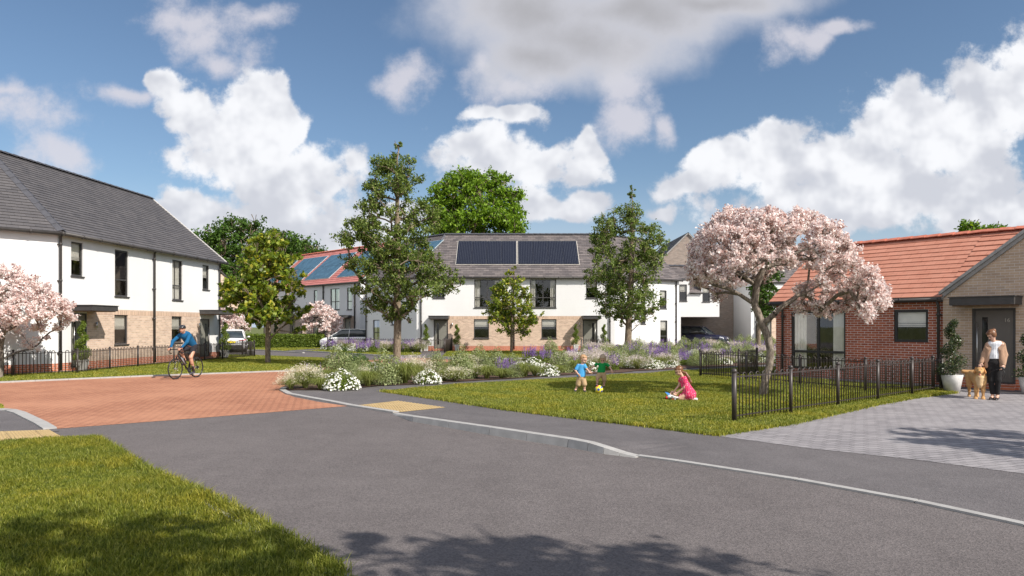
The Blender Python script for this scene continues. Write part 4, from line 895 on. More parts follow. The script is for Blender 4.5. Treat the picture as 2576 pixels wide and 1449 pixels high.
def tree(name, label, base, Y, rows=None, cols=None, trunk=None, rb=.12, leaf=LEAF_A, shape='oval', size=.1, nclump=90, per=150, crad=(.35, .6), barkm=BARK1, group=None, depth=.85, px0=None,
         cat='tree', up=.35, extra=(), rtip=.010, flat=.75, flowers=None, bloom=None, yoff=0, seed=1, shell=.45):
    global RNG; RNG = np.random.default_rng(seed); random.seed(seed)
    sc = Y / 1800; X0 = (base - 1288) * sc; wx = lambda px: (px - base) * sc; wz = lambda py: CAM_H + (820 - py) * sc
    root = thing(name, label, cat, (X0, Y, 0), 0, group)
    T = [(X0 + a, Y + b, c) for (a, b, c) in trunk]; cl = []
    if rows:
        rw = [(wz(y), wx(l), wx(r)) for (y, l, r) in rows]; rw.sort(); zs = [r[0] for r in rw]
        A = [(r[2] - r[1]) ** 2 for r in rw]; zz = np.linspace(zs[0], zs[-1], 200); wgt = np.interp(zz, zs, A) ** .62; wgt /= wgt.sum()
        tries = 0
        while len(cl) < nclump and tries < nclump * 60:
            tries += 1
            z = RNG.choice(zz, p=wgt); l, r = np.interp(z, zs, [q[1] for q in rw]), np.interp(z, zs, [q[2] for q in rw]); hw = (r - l) / 2; cx = (l + r) / 2
            rad = min(RNG.uniform(*crad), max(.18, hw * .55)); th = RNG.random() * 2 * np.pi; q = RNG.random() ** .42
            x, y = cx + (hw - rad * .6) * q * math.cos(th), max(.1, (hw - rad * .6)) * depth * q * math.sin(th)
            if any((x - c[0]) ** 2 + (y - c[1]) ** 2 + (z - c[2]) ** 2 < (.5 * rad) ** 2 for c in cl): continue
            cl.append((x, y, z, rad))
        top = max(zs); cl.append((np.interp(top, zs, [(q[1] + q[2]) / 2 for q in rw]), 0, top - .15, .16))
    if cols:
        xs = [wx(c[0]) for c in cols]; tp = [wz(c[1]) for c in cols]; bt = [wz(c[2]) for c in cols]; xc = (xs[0] + xs[-1]) / 2; hw = (xs[-1] - xs[0]) / 2; tries = 0
        while len(cl) < nclump and tries < nclump * 60:
            tries += 1
            x = RNG.uniform(xs[0], xs[-1]); rad = RNG.uniform(*crad); dmax = depth * hw * math.sqrt(max(.05, 1 - ((x - xc) / hw) ** 2)); q = RNG.uniform(-1, 1); y = q * dmax
            t, b = np.interp(x, xs, tp), np.interp(x, xs, bt); mid = min(t, b + .25 * (t - b)); t2 = mid + (t - mid) * math.sqrt(max(0, 1 - q * q)); 
            if t2 - b < rad: z = (t2 + b) / 2; rad = max(.12, (t2 - b) * .5)
            else: z = RNG.uniform(min(b + rad * .7, t2 - rad * .56), t2 - rad * .55) if RNG.random() < .4 else t2 - rad * .7 - abs(RNG.normal()) * .12
            x = min(max(x, xs[0] + rad * 1.05), xs[-1] - rad * 1.05)
            if any((x - c[0]) ** 2 + (y - c[1]) ** 2 + (z - c[2]) ** 2 < (.62 * rad) ** 2 for c in cl): continue
            cl.append((x, y, z, rad))
    cl += [(wx(a), d_, wz(b), r) for (a, b, d_, r) in extra]
    W_ = [(X0 + c[0], Y + c[1], c[2], c[3]) for c in cl]
    nodes, par = skeleton(T, [(c[0], c[1], c[2] - c[3] * .4) for c in W_])
    # twigs inside every clump
    base_n = len(nodes); ends = {}
    for c in W_:
        q = min(range(base_n), key=lambda i: (nodes[i] - Vector((c[0], c[1], c[2] - c[3] * .4))).length)
        for _ in range(4):
            dv = Vector(rand_dirs(1, .3)[0]) * c[3] * .8; nodes.append(Vector(c[:3]) + dv * .4); par.append(q); nodes.append(Vector(c[:3]) + dv); par.append(len(nodes) - 2)
    limbs_mesh(nodes, par, rtip, rb, len(T)).build('trunk', barkm, root)
    Vs, Fs, k = [], [], 0; n_all = []
    for c in W_:
        n = int(per * (c[3] / ((crad[0] + crad[1]) / 2)) ** 2.2) + 6
        sub = max(2, int(n / 22))    # leaves gather along short shoots inside the clump
        S, sd = clump_points(np.array(c[:3]), c[3], sub, flat, shell); pick = RNG.integers(0, sub, n)
        P = S[pick] + RNG.normal(size=(n, 3)) * c[3] * .17; d = sd[pick]; n_all.append((P, d))
    P = np.concatenate([a for a, b in n_all]); d = np.concatenate([b for a, b in n_all])
    nr = rand_dirs(len(P), up, d, .5); V, F = leaf_arrays(P, nr, size, shape)
    np_mesh('crown', V, F, leaf, root)
    return root
tall_rows = [(795, 960, 1040), (765, 900, 1062), (740, 878, 1135), (705, 866, 1182), (680, 872, 1176), (655, 850, 1120), (625, 838, 1112), (590, 832, 1118), (565, 870, 1125), (540, 878, 1110), (500, 890, 1095), (470, 905, 1075), (440, 915, 1065), (410, 930, 1052), (385, 952, 1034), (362, 990, 1010)]
STG = 'young trees planted along the street'
tree('street_tree', 'tallest slender green tree standing in the flower bed left of the centre', 998, 30.0, rows=tall_rows, trunk=[(0, 0, 0), (.02, 0, .9), (.05, 0, 2.0), (.0, .05, 3.2), (.06, 0, 4.4), (.0, 0, 5.6), (.03, 0, 7.0), (.02, 0, 8.2)],
     rb=.16, leaf=LEAF_A, size=.098, nclump=190, per=205, crad=(.26, .50), extra=[(1020, 790, -.3, .22), (1032, 806, -.2, .2), (1000, 770, .3, .2), (1040, 770, -.3, .2)], group=STG, seed=3, barkm=BARK1)
tree('street_tree', 'tall green tree in the purple flower bed before the right wing of the white terrace', 1578, 41.0, rows=[(800, 1545, 1610), (775, 1480, 1690), (745, 1478, 1694), (715, 1472, 1675), (690, 1465, 1668), (650, 1472, 1688), (610, 1478, 1690), (585, 1485, 1680), (560, 1484, 1655), (530, 1512, 1628), (500, 1545, 1615), (485, 1565, 1605), (470, 1583, 1598)],
     trunk=[(0, 0, 0), (.05, 0, 1.2), (.12, 0, 2.6), (.2, 0, 4.0), (.25, 0, 5.5), (.28, 0, 7.2), (.3, 0, 8.6)], rb=.2, leaf=LEAF_A, size=.118, nclump=165, per=160, crad=(.34, .64), group=STG, seed=5, extra=[(1600, 815, -.3, .3), (1560, 812, -.3, .3), (1640, 790, -.5, .35)])
tree('street_tree', 'yellow-green maple-leaved tree on the verge behind the cyclist', 674, 33.5, rows=[(808, 600, 765), (790, 560, 780), (765, 545, 792), (745, 548, 790), (725, 552, 775), (700, 575, 770), (670, 598, 762), (640, 612, 752), (612, 630, 735), (592, 655, 718), (580, 680, 700)],
     trunk=[(0, 0, 0), (.0, 0, 1.0), (.03, 0, 2.0), (.0, 0, 3.2), (.05, 0, 4.6), (.1, 0, 5.7)], rb=.125, leaf=LEAF_Y, shape='maple', size=.20, nclump=115, per=80, crad=(.34, .60), group=STG, seed=8, extra=[(765, 825, -.3, .28), (740, 835, .2, .25)])
tree('street_tree', 'smallest yellow-green young tree in front of the brick panel between the solar panels', 1290, 46.7, rows=[(838, 1265, 1335), (822, 1235, 1352), (802, 1206, 1368), (785, 1212, 1352), (765, 1208, 1345), (740, 1228, 1342), (715, 1240, 1338), (695, 1262, 1322), (680, 1275, 1310), (668, 1290, 1300)],
     trunk=[(-.1, 0, 0), (-.08, 0, 1.2), (-.05, 0, 2.4), (.05, 0, 4.0), (.1, 0, 5.2)], rb=.085, leaf=LEAF_Y, size=.16, nclump=72, per=112, crad=(.34, .55), group=STG, seed=9, shape='oval')
BLG = 'pink blossom trees'
tree('blossom_tree', 'large spreading pink blossom tree inside the railed lawn by the bungalow', 1921, 17.75,
     cols=[(1736, 650, 690), (1756, 590, 712), (1782, 550, 728), (1815, 524, 752), (1845, 518, 768), (1870, 516, 715), (1905, 522, 690), (1950, 530, 700), (2000, 523, 715), (2045, 528, 745), (2080, 570, 790), (2115, 610, 822), (2150, 650, 800), (2185, 705, 785), (2212, 735, 762)],
     trunk=[(-.02, 0, 0), (.02, 0, .35), (.14, 0, .75), (.17, 0, 1.15), (.12, .03, 1.45), (-.02, .05, 1.8), (-.2, .1, 2.3)], rb=.095, leaf=PETAL_P, shape='flower', size=.050, nclump=270, per=270, crad=(.13, .25), barkm=BARK2, group=BLG, seed=12, depth=.8, rtip=.006, flat=.9, up=.2, shell=.4)
tree('blossom_tree', 'pink blossom tree cut by the left edge, against the white house wall', -2, 24.0,
     cols=[(-190, 800, 830), (-150, 740, 840), (-90, 690, 860), (-40, 668, 880), (0, 660, 890), (40, 668, 885), (80, 690, 850), (110, 718, 812), (140, 738, 806), (168, 765, 788)],
     trunk=[(0, 0, 0), (.03, 0, .6), (.02, 0, 1.1), (.15, 0, 1.6), (.2, 0, 2.1)], rb=.11, leaf=PETAL_P, shape='flower', size=.060, nclump=160, per=215, crad=(.2, .34), barkm=BARK2, group=BLG, seed=14, depth=.6, rtip=.007, flat=.9, up=.2)
tree('blossom_tree', 'small pink blossom tree between the hedge and the white hatchback', 808, 58.0, cols=[(755, 805, 832), (775, 768, 842), (800, 756, 838), (825, 770, 850), (850, 790, 855), (864, 815, 835)],
     trunk=[(0, 0, 0), (.0, 0, .6), (.1, 0, 1.2)], rb=.09, leaf=PETAL_P, shape='flower', size=.12, nclump=80, per=105, crad=(.25, .42), barkm=BARK2, group=BLG, seed=15, rtip=.01, flat=.9)
tree('blossom_tree', 'pink blossom tree behind the white estate car, beside the white corner wall', 585, 60.0, cols=[(548, 775, 835), (565, 762, 848), (585, 775, 835), (605, 790, 828), (625, 805, 822)],
     trunk=[(-.3, 0, 0), (-.3, 0, .8), (-.1, 0, 1.4)], rb=.10, leaf=PETAL_P, shape='flower', size=.12, nclump=70, per=105, crad=(.25, .42), barkm=BARK2, group=BLG, seed=16, rtip=.01, flat=.9)
BGG = 'large trees beyond the roofs'
def bgtree(px, Y, cols, label, leaf, seed, n=80, per=110, size=.42, cr=(1.0, 1.8)):
    return tree('broadleaf_tree', label, px, Y, cols=cols, trunk=[(0, 0, 0), (0, 0, 3), (0, 0, 6), (.2, 0, 9)], rb=.45, leaf=leaf, size=size, nclump=n, per=per, crad=cr, group=BGG, seed=seed, rtip=.03, depth=.7, shape='kite', cat='tree', up=.4)
bgtree(1205, 85, [(1072, 530, 620), (1095, 470, 680), (1120, 442, 690), (1140, 438, 690), (1165, 418, 690), (1200, 426, 690), (1240, 427, 690), (1275, 432, 690), (1300, 470, 680), (1320, 515, 650), (1328, 560, 620)], 'bright green domed tree rising above the terrace ridge', LEAF_BG, 21, 125, 260, .36)
bgtree(560, 78, [(470, 600, 760), (500, 585, 760), (530, 562, 760), (565, 545, 760), (610, 540, 760), (645, 538, 760), (668, 555, 740)], 'dark green tree rising directly behind the slate roof end', LEAF_DK, 22, 100, 210, .33)
bgtree(740, 82, [(655, 580, 740), (690, 568, 740), (720, 575, 740), (755, 588, 740), (790, 602, 740), (828, 640, 720)], 'dark green rounded tree beyond the rose tiled roof', LEAF_DK, 23, 90, 200, .33)
bgtree(2475, 60, [(2405, 580, 660), (2430, 552, 660), (2460, 545, 660), (2485, 562, 660), (2515, 552, 660), (2545, 575, 650)], 'green treetop showing above the right end of the bungalow ridge', LEAF_BG, 24, 50, 120, .34, (.7, 1.2))
bgtree(2112, 62, [(2085, 605, 680), (2105, 596, 680), (2125, 598, 680), (2145, 612, 670)], 'small green treetop peeping above the ridge beside the blossom', LEAF_BG, 25, 26, 100, .3, (.5, .9))
tree('street_tree', 'dark green young tree half hidden behind the big blossom tree', 1922, 40.0, rows=[(800, 1890, 1955), (770, 1884, 1965), (740, 1880, 1968), (700, 1884, 1965), (670, 1890, 1955), (640, 1905, 1945), (610, 1915, 1930)],
     trunk=[(-.3, 0, 0), (-.3, 0, 1.5), (-.2, 0, 3.0), (0, 0, 5)], rb=.12, leaf=LEAF_DK, size=.16, nclump=60, per=90, crad=(.35, .55), group=STG, seed=26)
# trees that stand behind the camera and beyond the right edge: their shade falls on the lawn, road and paving
def shade(x, y, label, seed, rr=2.3, h0=4.2, h1=7.6, n=46, per=80):
    Yv = 30.0; sc = Yv / 1800
    r = tree('street_tree', label, 1288, Yv, rows=[(820 - (h0 - CAM_H) / sc, 1288 - rr * .6 / sc, 1288 + rr * .6 / sc), (820 - ((h0 + h1) / 2 - CAM_H) / sc, 1288 - rr / sc, 1288 + rr / sc), (820 - (h1 - CAM_H) / sc, 1288 - .4 * rr / sc, 1288 + .4 * rr / sc)],
             trunk=[(0, 0, 0), (0, 0, 1.5), (.05, 0, 3), (0, 0, 4.5), (0, 0, 6)], rb=.14, leaf=LEAF_A, size=.17, nclump=n, per=per, crad=(.4, .7), seed=seed, depth=1.0, group='street trees beside and behind the viewer')
    r.location = (x, y, 0); return r
shade(3.1, .1, 'leafy street tree just behind the viewpoint, shading the near lawn', 31, 2.3)
shade(6.3, -.35, 'leafy street tree behind the viewpoint, shading the road edge', 32, 2.4, 4.6, 7.4)
shade(12.6, 6.6, 'leafy street tree beyond the right edge, shading the block paving', 33, 1.7, 4.2, 6.8, 34, 70)

# ------------------------------------------------------------------ hedge, planters, bed plants
def scatter_box(x0, x1, y0, y1, z0, z1, n):
    P = np.stack([RNG.uniform(x0, x1, n), RNG.uniform(y0, y1, n), RNG.uniform(z0, z1, n)], 1); f = RNG.integers(0, 4, n)
    P[f == 0, 1] = y0 + RNG.normal(size=(f == 0).sum()) * .03; P[f == 1, 1] = y0 + RNG.normal(size=(f == 1).sum()) * .05; P[f == 2, 2] = z1 + RNG.normal(size=(f == 2).sum()) * .04
    P[f == 3, 0] = np.where(RNG.random((f == 3).sum()) < .5, x0, x1) + RNG.normal(size=(f == 3).sum()) * .03; return P
hy = 56.5; hx0, hx1 = (613 - 1288) / 1800 * hy, (809 - 1288) / 1800 * hy
hd = thing('hedge', 'clipped low green hedge in front of the rose roofed row', 'hedge', ((hx0 + hx1) / 2, hy, 0))
mb = MB(); mb.box(((hx0 + hx1) / 2, hy + .4, .5), (hx1 - hx0 - .1, .7, .98)); mb.build('stems', plain('hedge_core', (.02, .035, .008), .9), hd)
P = scatter_box(hx0, hx1, hy, hy + .8, 0.03, 1.04, 16000); V, F = leaf_arrays(P, rand_dirs(len(P), .25), .095, 'oval'); np_mesh('foliage', V, F, LEAF_HEDGE, hd)

def dome(n, r, h, low=.15, bumps=5):
    d = RNG.normal(size=(n, 3)); d[:, 2] = np.abs(d[:, 2]); d /= np.linalg.norm(d, axis=1)[:, None]; q = RNG.random(n) ** .28
    k = 1 + .16 * np.sin(d[:, 0] * bumps + 1) * np.cos(d[:, 1] * bumps); P = d * (q * k)[:, None] * np.array([r, r, h]); P[:, 2] = np.maximum(P[:, 2], .02)
    return P, d
def tuft_arrays(n, r, h, w, spread=.9, splay=.25):
    th = RNG.random(n) * 2 * np.pi; L = h * (.6 + .5 * RNG.random(n)); out = r * spread * (RNG.random(n) ** .6); b = RNG.random((n, 2)) * .16 * r - .08 * r; V = []
    ct, st = np.cos(th), np.sin(th); px_, py_ = -st * w / 2, ct * w / 2; ts = (0, .4, .75, 1.0); hs = (0, .55, .92, .93); os_ = (0, .18, .55, 1.0); wd = (1, 1, .75, .1)
    X = np.zeros((n, 8, 3))
    for i in range(4):
        cx = b[:, 0] + ct * out * os_[i]; cy = b[:, 1] + st * out * os_[i]; z = L * hs[i] - (out * splay * (os_[i] ** 3))
        X[:, 2 * i] = np.stack([cx - px_ * wd[i], cy - py_ * wd[i], np.maximum(z, .01)], 1); X[:, 2 * i + 1] = np.stack([cx + px_ * wd[i], cy + py_ * wd[i], np.maximum(z, .01)], 1)
    F = np.array([[0, 1, 3], [0, 3, 2], [2, 3, 5], [2, 5, 4], [4, 5, 7], [4, 7, 6]]); return X.reshape(-1, 3), (np.arange(n)[:, None, None] * 8 + F).reshape(-1, 3), X[:, 6]
def proto(kind, seed):
    global RNG; RNG = np.random.default_rng(seed)
    t = thing('plant', 'plant', 'plant')
    if kind in ('shrub', 'darkshrub'):
        t.name = 'shrub'; P, d = dome(3400, .48, .98); V, F = leaf_arrays(P, rand_dirs(len(P), .3, d, .6), .05, 'oval'); np_mesh('foliage', V, F, LEAF_SAGE if kind == 'shrub' else LEAF_DK, t)
        mb = MB()
        for _ in range(7): a = random.random() * 6.28; mb.tube([(0, 0, 0), (.1 * math.cos(a), .1 * math.sin(a), .3), (.3 * math.cos(a), .3 * math.sin(a), .75)], [.012, .009, .004], 4)
        mb.build('stems', BARK1, t)
    if kind == 'mound':
        t.name = 'flowering_mound'; P, d = dome(1500, .48, .52); V, F = leaf_arrays(P * .95, rand_dirs(len(P), .3, d, .6), .05, 'oval'); np_mesh('foliage', V, F, LEAF_HEDGE, t)
        P, d = dome(1150, .50, .55); k = np.linalg.norm(P / np.array([.5, .5, .55]), axis=1) > .86; P, d = P[k], d[k]; V, F = leaf_arrays(P, rand_dirs(len(P), .2, d, 1.6), .050, 'flower'); np_mesh('blossoms', V, F, PETAL_W, t)
    if kind in ('tuft', 'straw', 'pink'):
        t.name = 'ornamental_grass'; V, F, tip = tuft_arrays(620, .68, .62, .011, 1.0, .38); np_mesh('blades', V, F, BLADE, t)
        if kind != 'tuft':
            V, F, tip = tuft_arrays(115, .66, .84, .006, 1.0, .3); W2 = []; 
            Pp = np.repeat(tip, 11, 0) + RNG.normal(size=(len(tip) * 11, 3)) * np.array([.035, .035, .06]); V2, F2 = leaf_arrays(Pp, rand_dirs(len(Pp)), .04, 'kite')
            V = np.concatenate([V, V2]); F = np.concatenate([F, F2 + len(V) - len(V2)]); np_mesh('plumes', V, F, PLUME if kind == 'straw' else PLUMEP, t)
    if kind == 'salvia':
        t.name = 'purple_salvia'; P, d = dome(700, .34, .42); V, F = leaf_arrays(P, rand_dirs(len(P), .3, d, .5), .055, 'oval'); np_mesh('foliage', V, F, LEAF_HEDGE, t)
        Ps = []; mb = MB()
        for i in range(24):
            a, r = RNG.random() * 6.28, .34 * RNG.random() ** .5; b = np.array([r * math.cos(a), r * math.sin(a), 0]); lean = np.array([math.cos(a) * .12, math.sin(a) * .12, 0]) * RNG.random(); H = RNG.uniform(.62, .95)
            mb.tube([tuple(b * .6), tuple(b + lean + np.array([0, 0, H]))], [.004, .002], 4)
            zz = RNG.uniform(.42, 1.0, 46); Ps.append(b + lean * zz[:, None] + np.stack([RNG.normal(size=46) * .016 * (1.5 - zz), RNG.normal(size=46) * .016 * (1.5 - zz), zz * H], 1))
        mb.build('stems', LEAF_HEDGE, t); P = np.concatenate(Ps); V, F = leaf_arrays(P, rand_dirs(len(P)), .036, 'kite'); np_mesh('flower_spikes', V, F, PETAL_V, t)
    return t
PROTO = {k: [proto(k, 50 + 7 * i + j) for j in range(2)] for i, k in enumerate(('shrub', 'darkshrub', 'mound', 'tuft', 'straw', 'pink', 'salvia'))}
LAB = {'shrub': ('grey-green small-leaved shrub', 'shrub'), 'darkshrub': ('dark green shrub', 'shrub'), 'mound': ('white flowering mound', 'flower clump'), 'tuft': ('arching green ornamental grass', 'ornamental grass'),
       'straw': ('straw-plumed ornamental grass', 'ornamental grass'), 'pink': ('pale pink-plumed grass', 'ornamental grass'), 'salvia': ('purple salvia clump', 'flower clump')}
ORD = 'first second third fourth fifth sixth seventh eighth ninth tenth eleventh twelfth thirteenth fourteenth fifteenth sixteenth seventeenth eighteenth nineteenth twentieth'.split()
def ordn(i):
    if i < 20: return ORD[i]
    tens = ['twenty', 'thirty', 'forty', 'fifty', 'sixty', 'seventy', 'eighty', 'ninety'][(i + 1) // 10 - 2]; r = (i + 1) % 10
    return (tens[:-1] + 'ieth') if r == 0 else tens + '-' + ORD[r - 1]
used = set(); PLANTS = []
def put(kind, px, py, s=1.0, zone='bed', hs=1.0):
    x, y = G(px, py + (2.5 if py > 940 else 0)); PLANTS.append((kind, x, y, s * (.94 if zone == 'bed' else 1), hs * (.86 if zone == 'bed' else .9), px, zone))
rs = random.Random(4)
# front row, left to right as in the photograph (kind, pixel of the foot, size)
for k, px, py, s, hs in [('straw', 732, 979, .75, .8), ('straw', 768, 976, 1.0, 1), ('tuft', 806, 979, .8, .8), ('mound', 858, 979, 1.12, 1.0), ('shrub', 790, 962, .9, .75), ('salvia', 787, 955, .75, .95), ('shrub', 850, 950, 1.25, 1.0), ('shrub', 905, 952, 1.0, .85),
       ('darkshrub', 868, 932, 1.15, .9), ('darkshrub', 905, 938, 1.1, .8), ('tuft', 925, 971, .95, .95), ('straw', 918, 960, .8, .9), ('shrub', 968, 966, 1.15, 1.1), ('tuft', 1018, 964, 1.3, 1.0), ('salvia', 990, 945, .8, 1.05), ('salvia', 1005, 938, .7, 1.0), ('straw', 1048, 955, 1.1, 1.0),
       ('pink', 1035, 940, 1.0, 1.0), ('mound', 1076, 964, .98, .95), ('tuft', 1118, 958, .9, .8), ('shrub', 1097, 935, .9, 1.1), ('shrub', 1160, 952, 1.1, 1.15), ('straw', 1195, 950, .9, .8), ('tuft', 1138, 945, 1.0, 1.0), ('tuft', 1225, 952, 1.05, .85), ('tuft', 1262, 951, .9, .75), ('shrub', 1205, 928, 1.1, 1.05),
       ('shrub', 1248, 930, 1.1, .95), ('salvia', 1262, 945, .85, 1.1), ('salvia', 1285, 944, .8, 1.0), ('tuft', 1320, 947, 1.1, .9), ('mound', 1375, 944, 1.0, .85), ('mound', 1340, 930, 1.1, .9), ('mound', 1310, 932, .9, .8), ('shrub', 1412, 938, 1.1, .95), ('salvia', 1330, 912, 1.0, 1.1), ('salvia', 1352, 912, 1.0, 1.1), ('salvia', 1375, 915, .9, 1.0),
       ('shrub', 1385, 905, 1.1, 1.2), ('tuft', 1450, 938, 1.1, .9), ('straw', 1170, 930, 1.0, .9), ('mound', 940, 930, .9, .7), ('mound', 1180, 940, .8, .8), ('shrub', 1000, 955, 1.0, .8), ('straw', 1145, 958, .9, .8), ('shrub', 1290, 948, .8, .6), ('tuft', 1405, 942, .9, .8), ('tuft', 830, 966, 1.0, .9), ('shrub', 890, 966, .9, .8), ('straw', 745, 965, .9, .8), ('mound', 1440, 935, .9, .8), ('shrub', 1225, 942, .9, .7), ('shrub', 1290, 925, .9, .8), ('tuft', 1345, 945, .9, .8)]: put(k, px, py, s, hs=hs)
# the deeper right part of the bed, filled plant by plant
acc = []
for _ in range(4000):
    px = rs.uniform(1430, 1945); t = rs.random(); lo = np.interp(px, [1430, 1564, 1757, 1945], [941, 934, 922, 915]); hi = np.interp(px, [1430, 1480, 1540, 1700, 1840, 1945], [905, 897, 886, 881, 879, 888]); py = lo + (hi - lo) * t
    x, y = G(px, py)
    if any((x - a) ** 2 + (y - b) ** 2 < .50 ** 2 for a, b in acc): continue
    if abs(px - 1578) < 6 and abs(py - 897) < 3: continue
    acc.append((x, y)); edge = t < .18
    k = rs.choices(['mound', 'tuft', 'shrub', 'salvia', 'pink', 'straw'], [4.2, 1.4, 3.8, 3.4, 2.0, .5] if not edge else [4, 2.5, 2.5, 1.5, 1.2, .3])[0]
    if 1600 < px < 1770 and k == 'straw': k = 'pink'
    put(k, px, py, rs.uniform(.85, 1.2), hs=rs.uniform(.8, 1.12) * (.8 if edge else 1))
    if len(acc) > 220: break
# plants under the far railing
for i in range(44):
    px = 818 + (1062 - 818) * (i + rs.uniform(.1, .9)) / 44; py = rs.uniform(884.5, 888.5) if px > 900 else rs.uniform(879, 882.5) + (px - 818) * .03
    put(rs.choice(['salvia', 'salvia', 'mound', 'mound', 'tuft', 'shrub', 'pink']), px, py, rs.uniform(.9, 1.2), 'rail', rs.uniform(.85, 1.05))
for px, py, k in ((1915, 884, 'shrub'), (1940, 886, 'shrub'), (1862, 879, 'shrub'), (1885, 880, 'shrub')): put(k, px, py, 1.3, hs=1.0)
CNT = {}
for z_ in ('bed', 'rail'):
    for kd in LAB:
        L_ = sorted([p for p in PLANTS if p[0] == kd and p[6] == z_], key=lambda p: p[1] / p[2])
        for i, (k, x, y, s, hs, px, z) in enumerate(L_):
            pi = i % 2; src = PROTO[k][pi]
            if (k, pi) in used: o = copy_tree(src)
            else: o = src; used.add((k, pi))
            o.location = (x, y, .03); o.rotation_euler = (0, 0, rs.random() * 6.28); o.scale = (s, s, s * hs)
            o['label'] = f"{ordn(i)} {LAB[k][0]} from the left in the {'long flower bed' if z_ == 'bed' else 'planting under the far railings'}"; o['category'] = LAB[k][1]
            o['group'] = f"{LAB[k][0]}s in the {'long flower bed' if z_ == 'bed' else 'planting under the far railings'}"
for k in PROTO:
    for i, o in enumerate(PROTO[k]):
        if (k, i) not in used:
            for c in list(o.children): bpy.data.objects.remove(c)
            bpy.data.objects.remove(o)

def topiary(label, x, y, pot='square', hp=.45, wp=.5, top=1.9, r=.22, helix=True, leaf=LEAF_TOP, group='potted twisted topiaries by the doors', seed=1, turns=2.6, n=3800, ls=.05, base=0):
    global RNG; RNG = np.random.default_rng(seed)
    t = thing('potted_topiary', label, 'potted plant', (x, y, base), 0, group); mb = MB()
    if pot == 'square': mb.lathe((x, y, base), [(wp * .34, 0), (wp * .5, hp), (wp * .44, hp), (wp * .42, hp - .04)], 4, sq=True, rz=math.pi / 4 + .1)
    else: mb.lathe((x, y, base), [(wp * .34, 0), (wp * .5, hp - .01), (wp * .49, hp), (wp * .45, hp), (wp * .44, hp - .05)], 28)
    mb.build('pot', POTM, t); mb = MB(); mb.lathe((x, y, base), [(wp * .42, hp - .06), (wp * .3, hp - .03), (.02, hp - .025)], 12); mb.build('pebbles', POTM, t)
    mb = MB(); mb.tube([(x, y, base + hp - .06), (x, y, base + top - .1)], [.02, .008], 6); mb.build('stem', BARK1, t)
    q = RNG.random(n) ** 1.25; H = top - hp; R = r * (1.05 - .68 * q); a = q * turns * 2 * np.pi + seed
    cx = np.cos(a) * R * .42; cy = np.sin(a) * R * .42; d = RNG.normal(size=(n, 3)); d /= np.linalg.norm(d, axis=1)[:, None]; rr = R * (.80 if helix else .9) * RNG.random(n) ** .33
    P = np.stack([x + cx + d[:, 0] * rr, y + cy + d[:, 1] * rr, base + hp + .04 + q * H * .96 + d[:, 2] * rr * .75], 1); P[:, 2] = np.maximum(P[:, 2], base + hp)
    V, F = leaf_arrays(P, rand_dirs(n, .3, d, .6), ls, 'oval'); np_mesh('foliage', V, F, leaf, t); return t
x, y = G(2395, 986); topiary('spiral topiary in a round white pot left of door 16', x, y, 'round', .46, .52, 1.9, .36, seed=2, n=3600, ls=.045)
x, y = G(2592, 993); topiary('spiral topiary in a round white pot right of door 16', x, y, 'round', .46, .52, 1.75, .36, seed=3, n=3600, ls=.045)
p = LW.P(.72, 0, .45); topiary('climbing topiary in a tapered white planter beside door 01', p[0], p[1], 'square', .48, .5, 1.95, .3, seed=4, leaf=LEAF_HEDGE)
p = LW.P(LL - .55, 0, .55); topiary('topiary in a white planter at the far corner of the left house', p[0], p[1], 'square', .48, .55, 1.95, .32, seed=5, leaf=LEAF_HEDGE)
for i, (px, lab) in enumerate(((1074, 'left of door 04'), (1151, 'right of door 04'), (1447, 'left of the second terrace door'), (1517, 'right of the second terrace door'))):
    topiary(f'slim topiary in a white planter {lab}', FW.P(FW.s_at(px), 0)[0], 49.9, 'square',   .45, .5, 1.85, .31, seed=6 + i, leaf=LEAF_HEDGE, n=2000, ls=.065)
p = VW.P(VW.s_at(1914), 0, .5); topiary('topiary in a white pot before the white house behind the blossom', p[0], p[1], 'round', .5, .65, 2.2, .34, seed=12, leaf=LEAF_HEDGE, ls=.08)
for i, px in enumerate((711, 820)): p = TW.P(TW.s_at(px), 0, .7); topiary(('left' if i == 0 else 'right') + ' dark spiral topiary standing behind the hedge', p[0], p[1], 'square', .45, .55, 2.1, .36, seed=14 + i, ls=.09, n=1500)

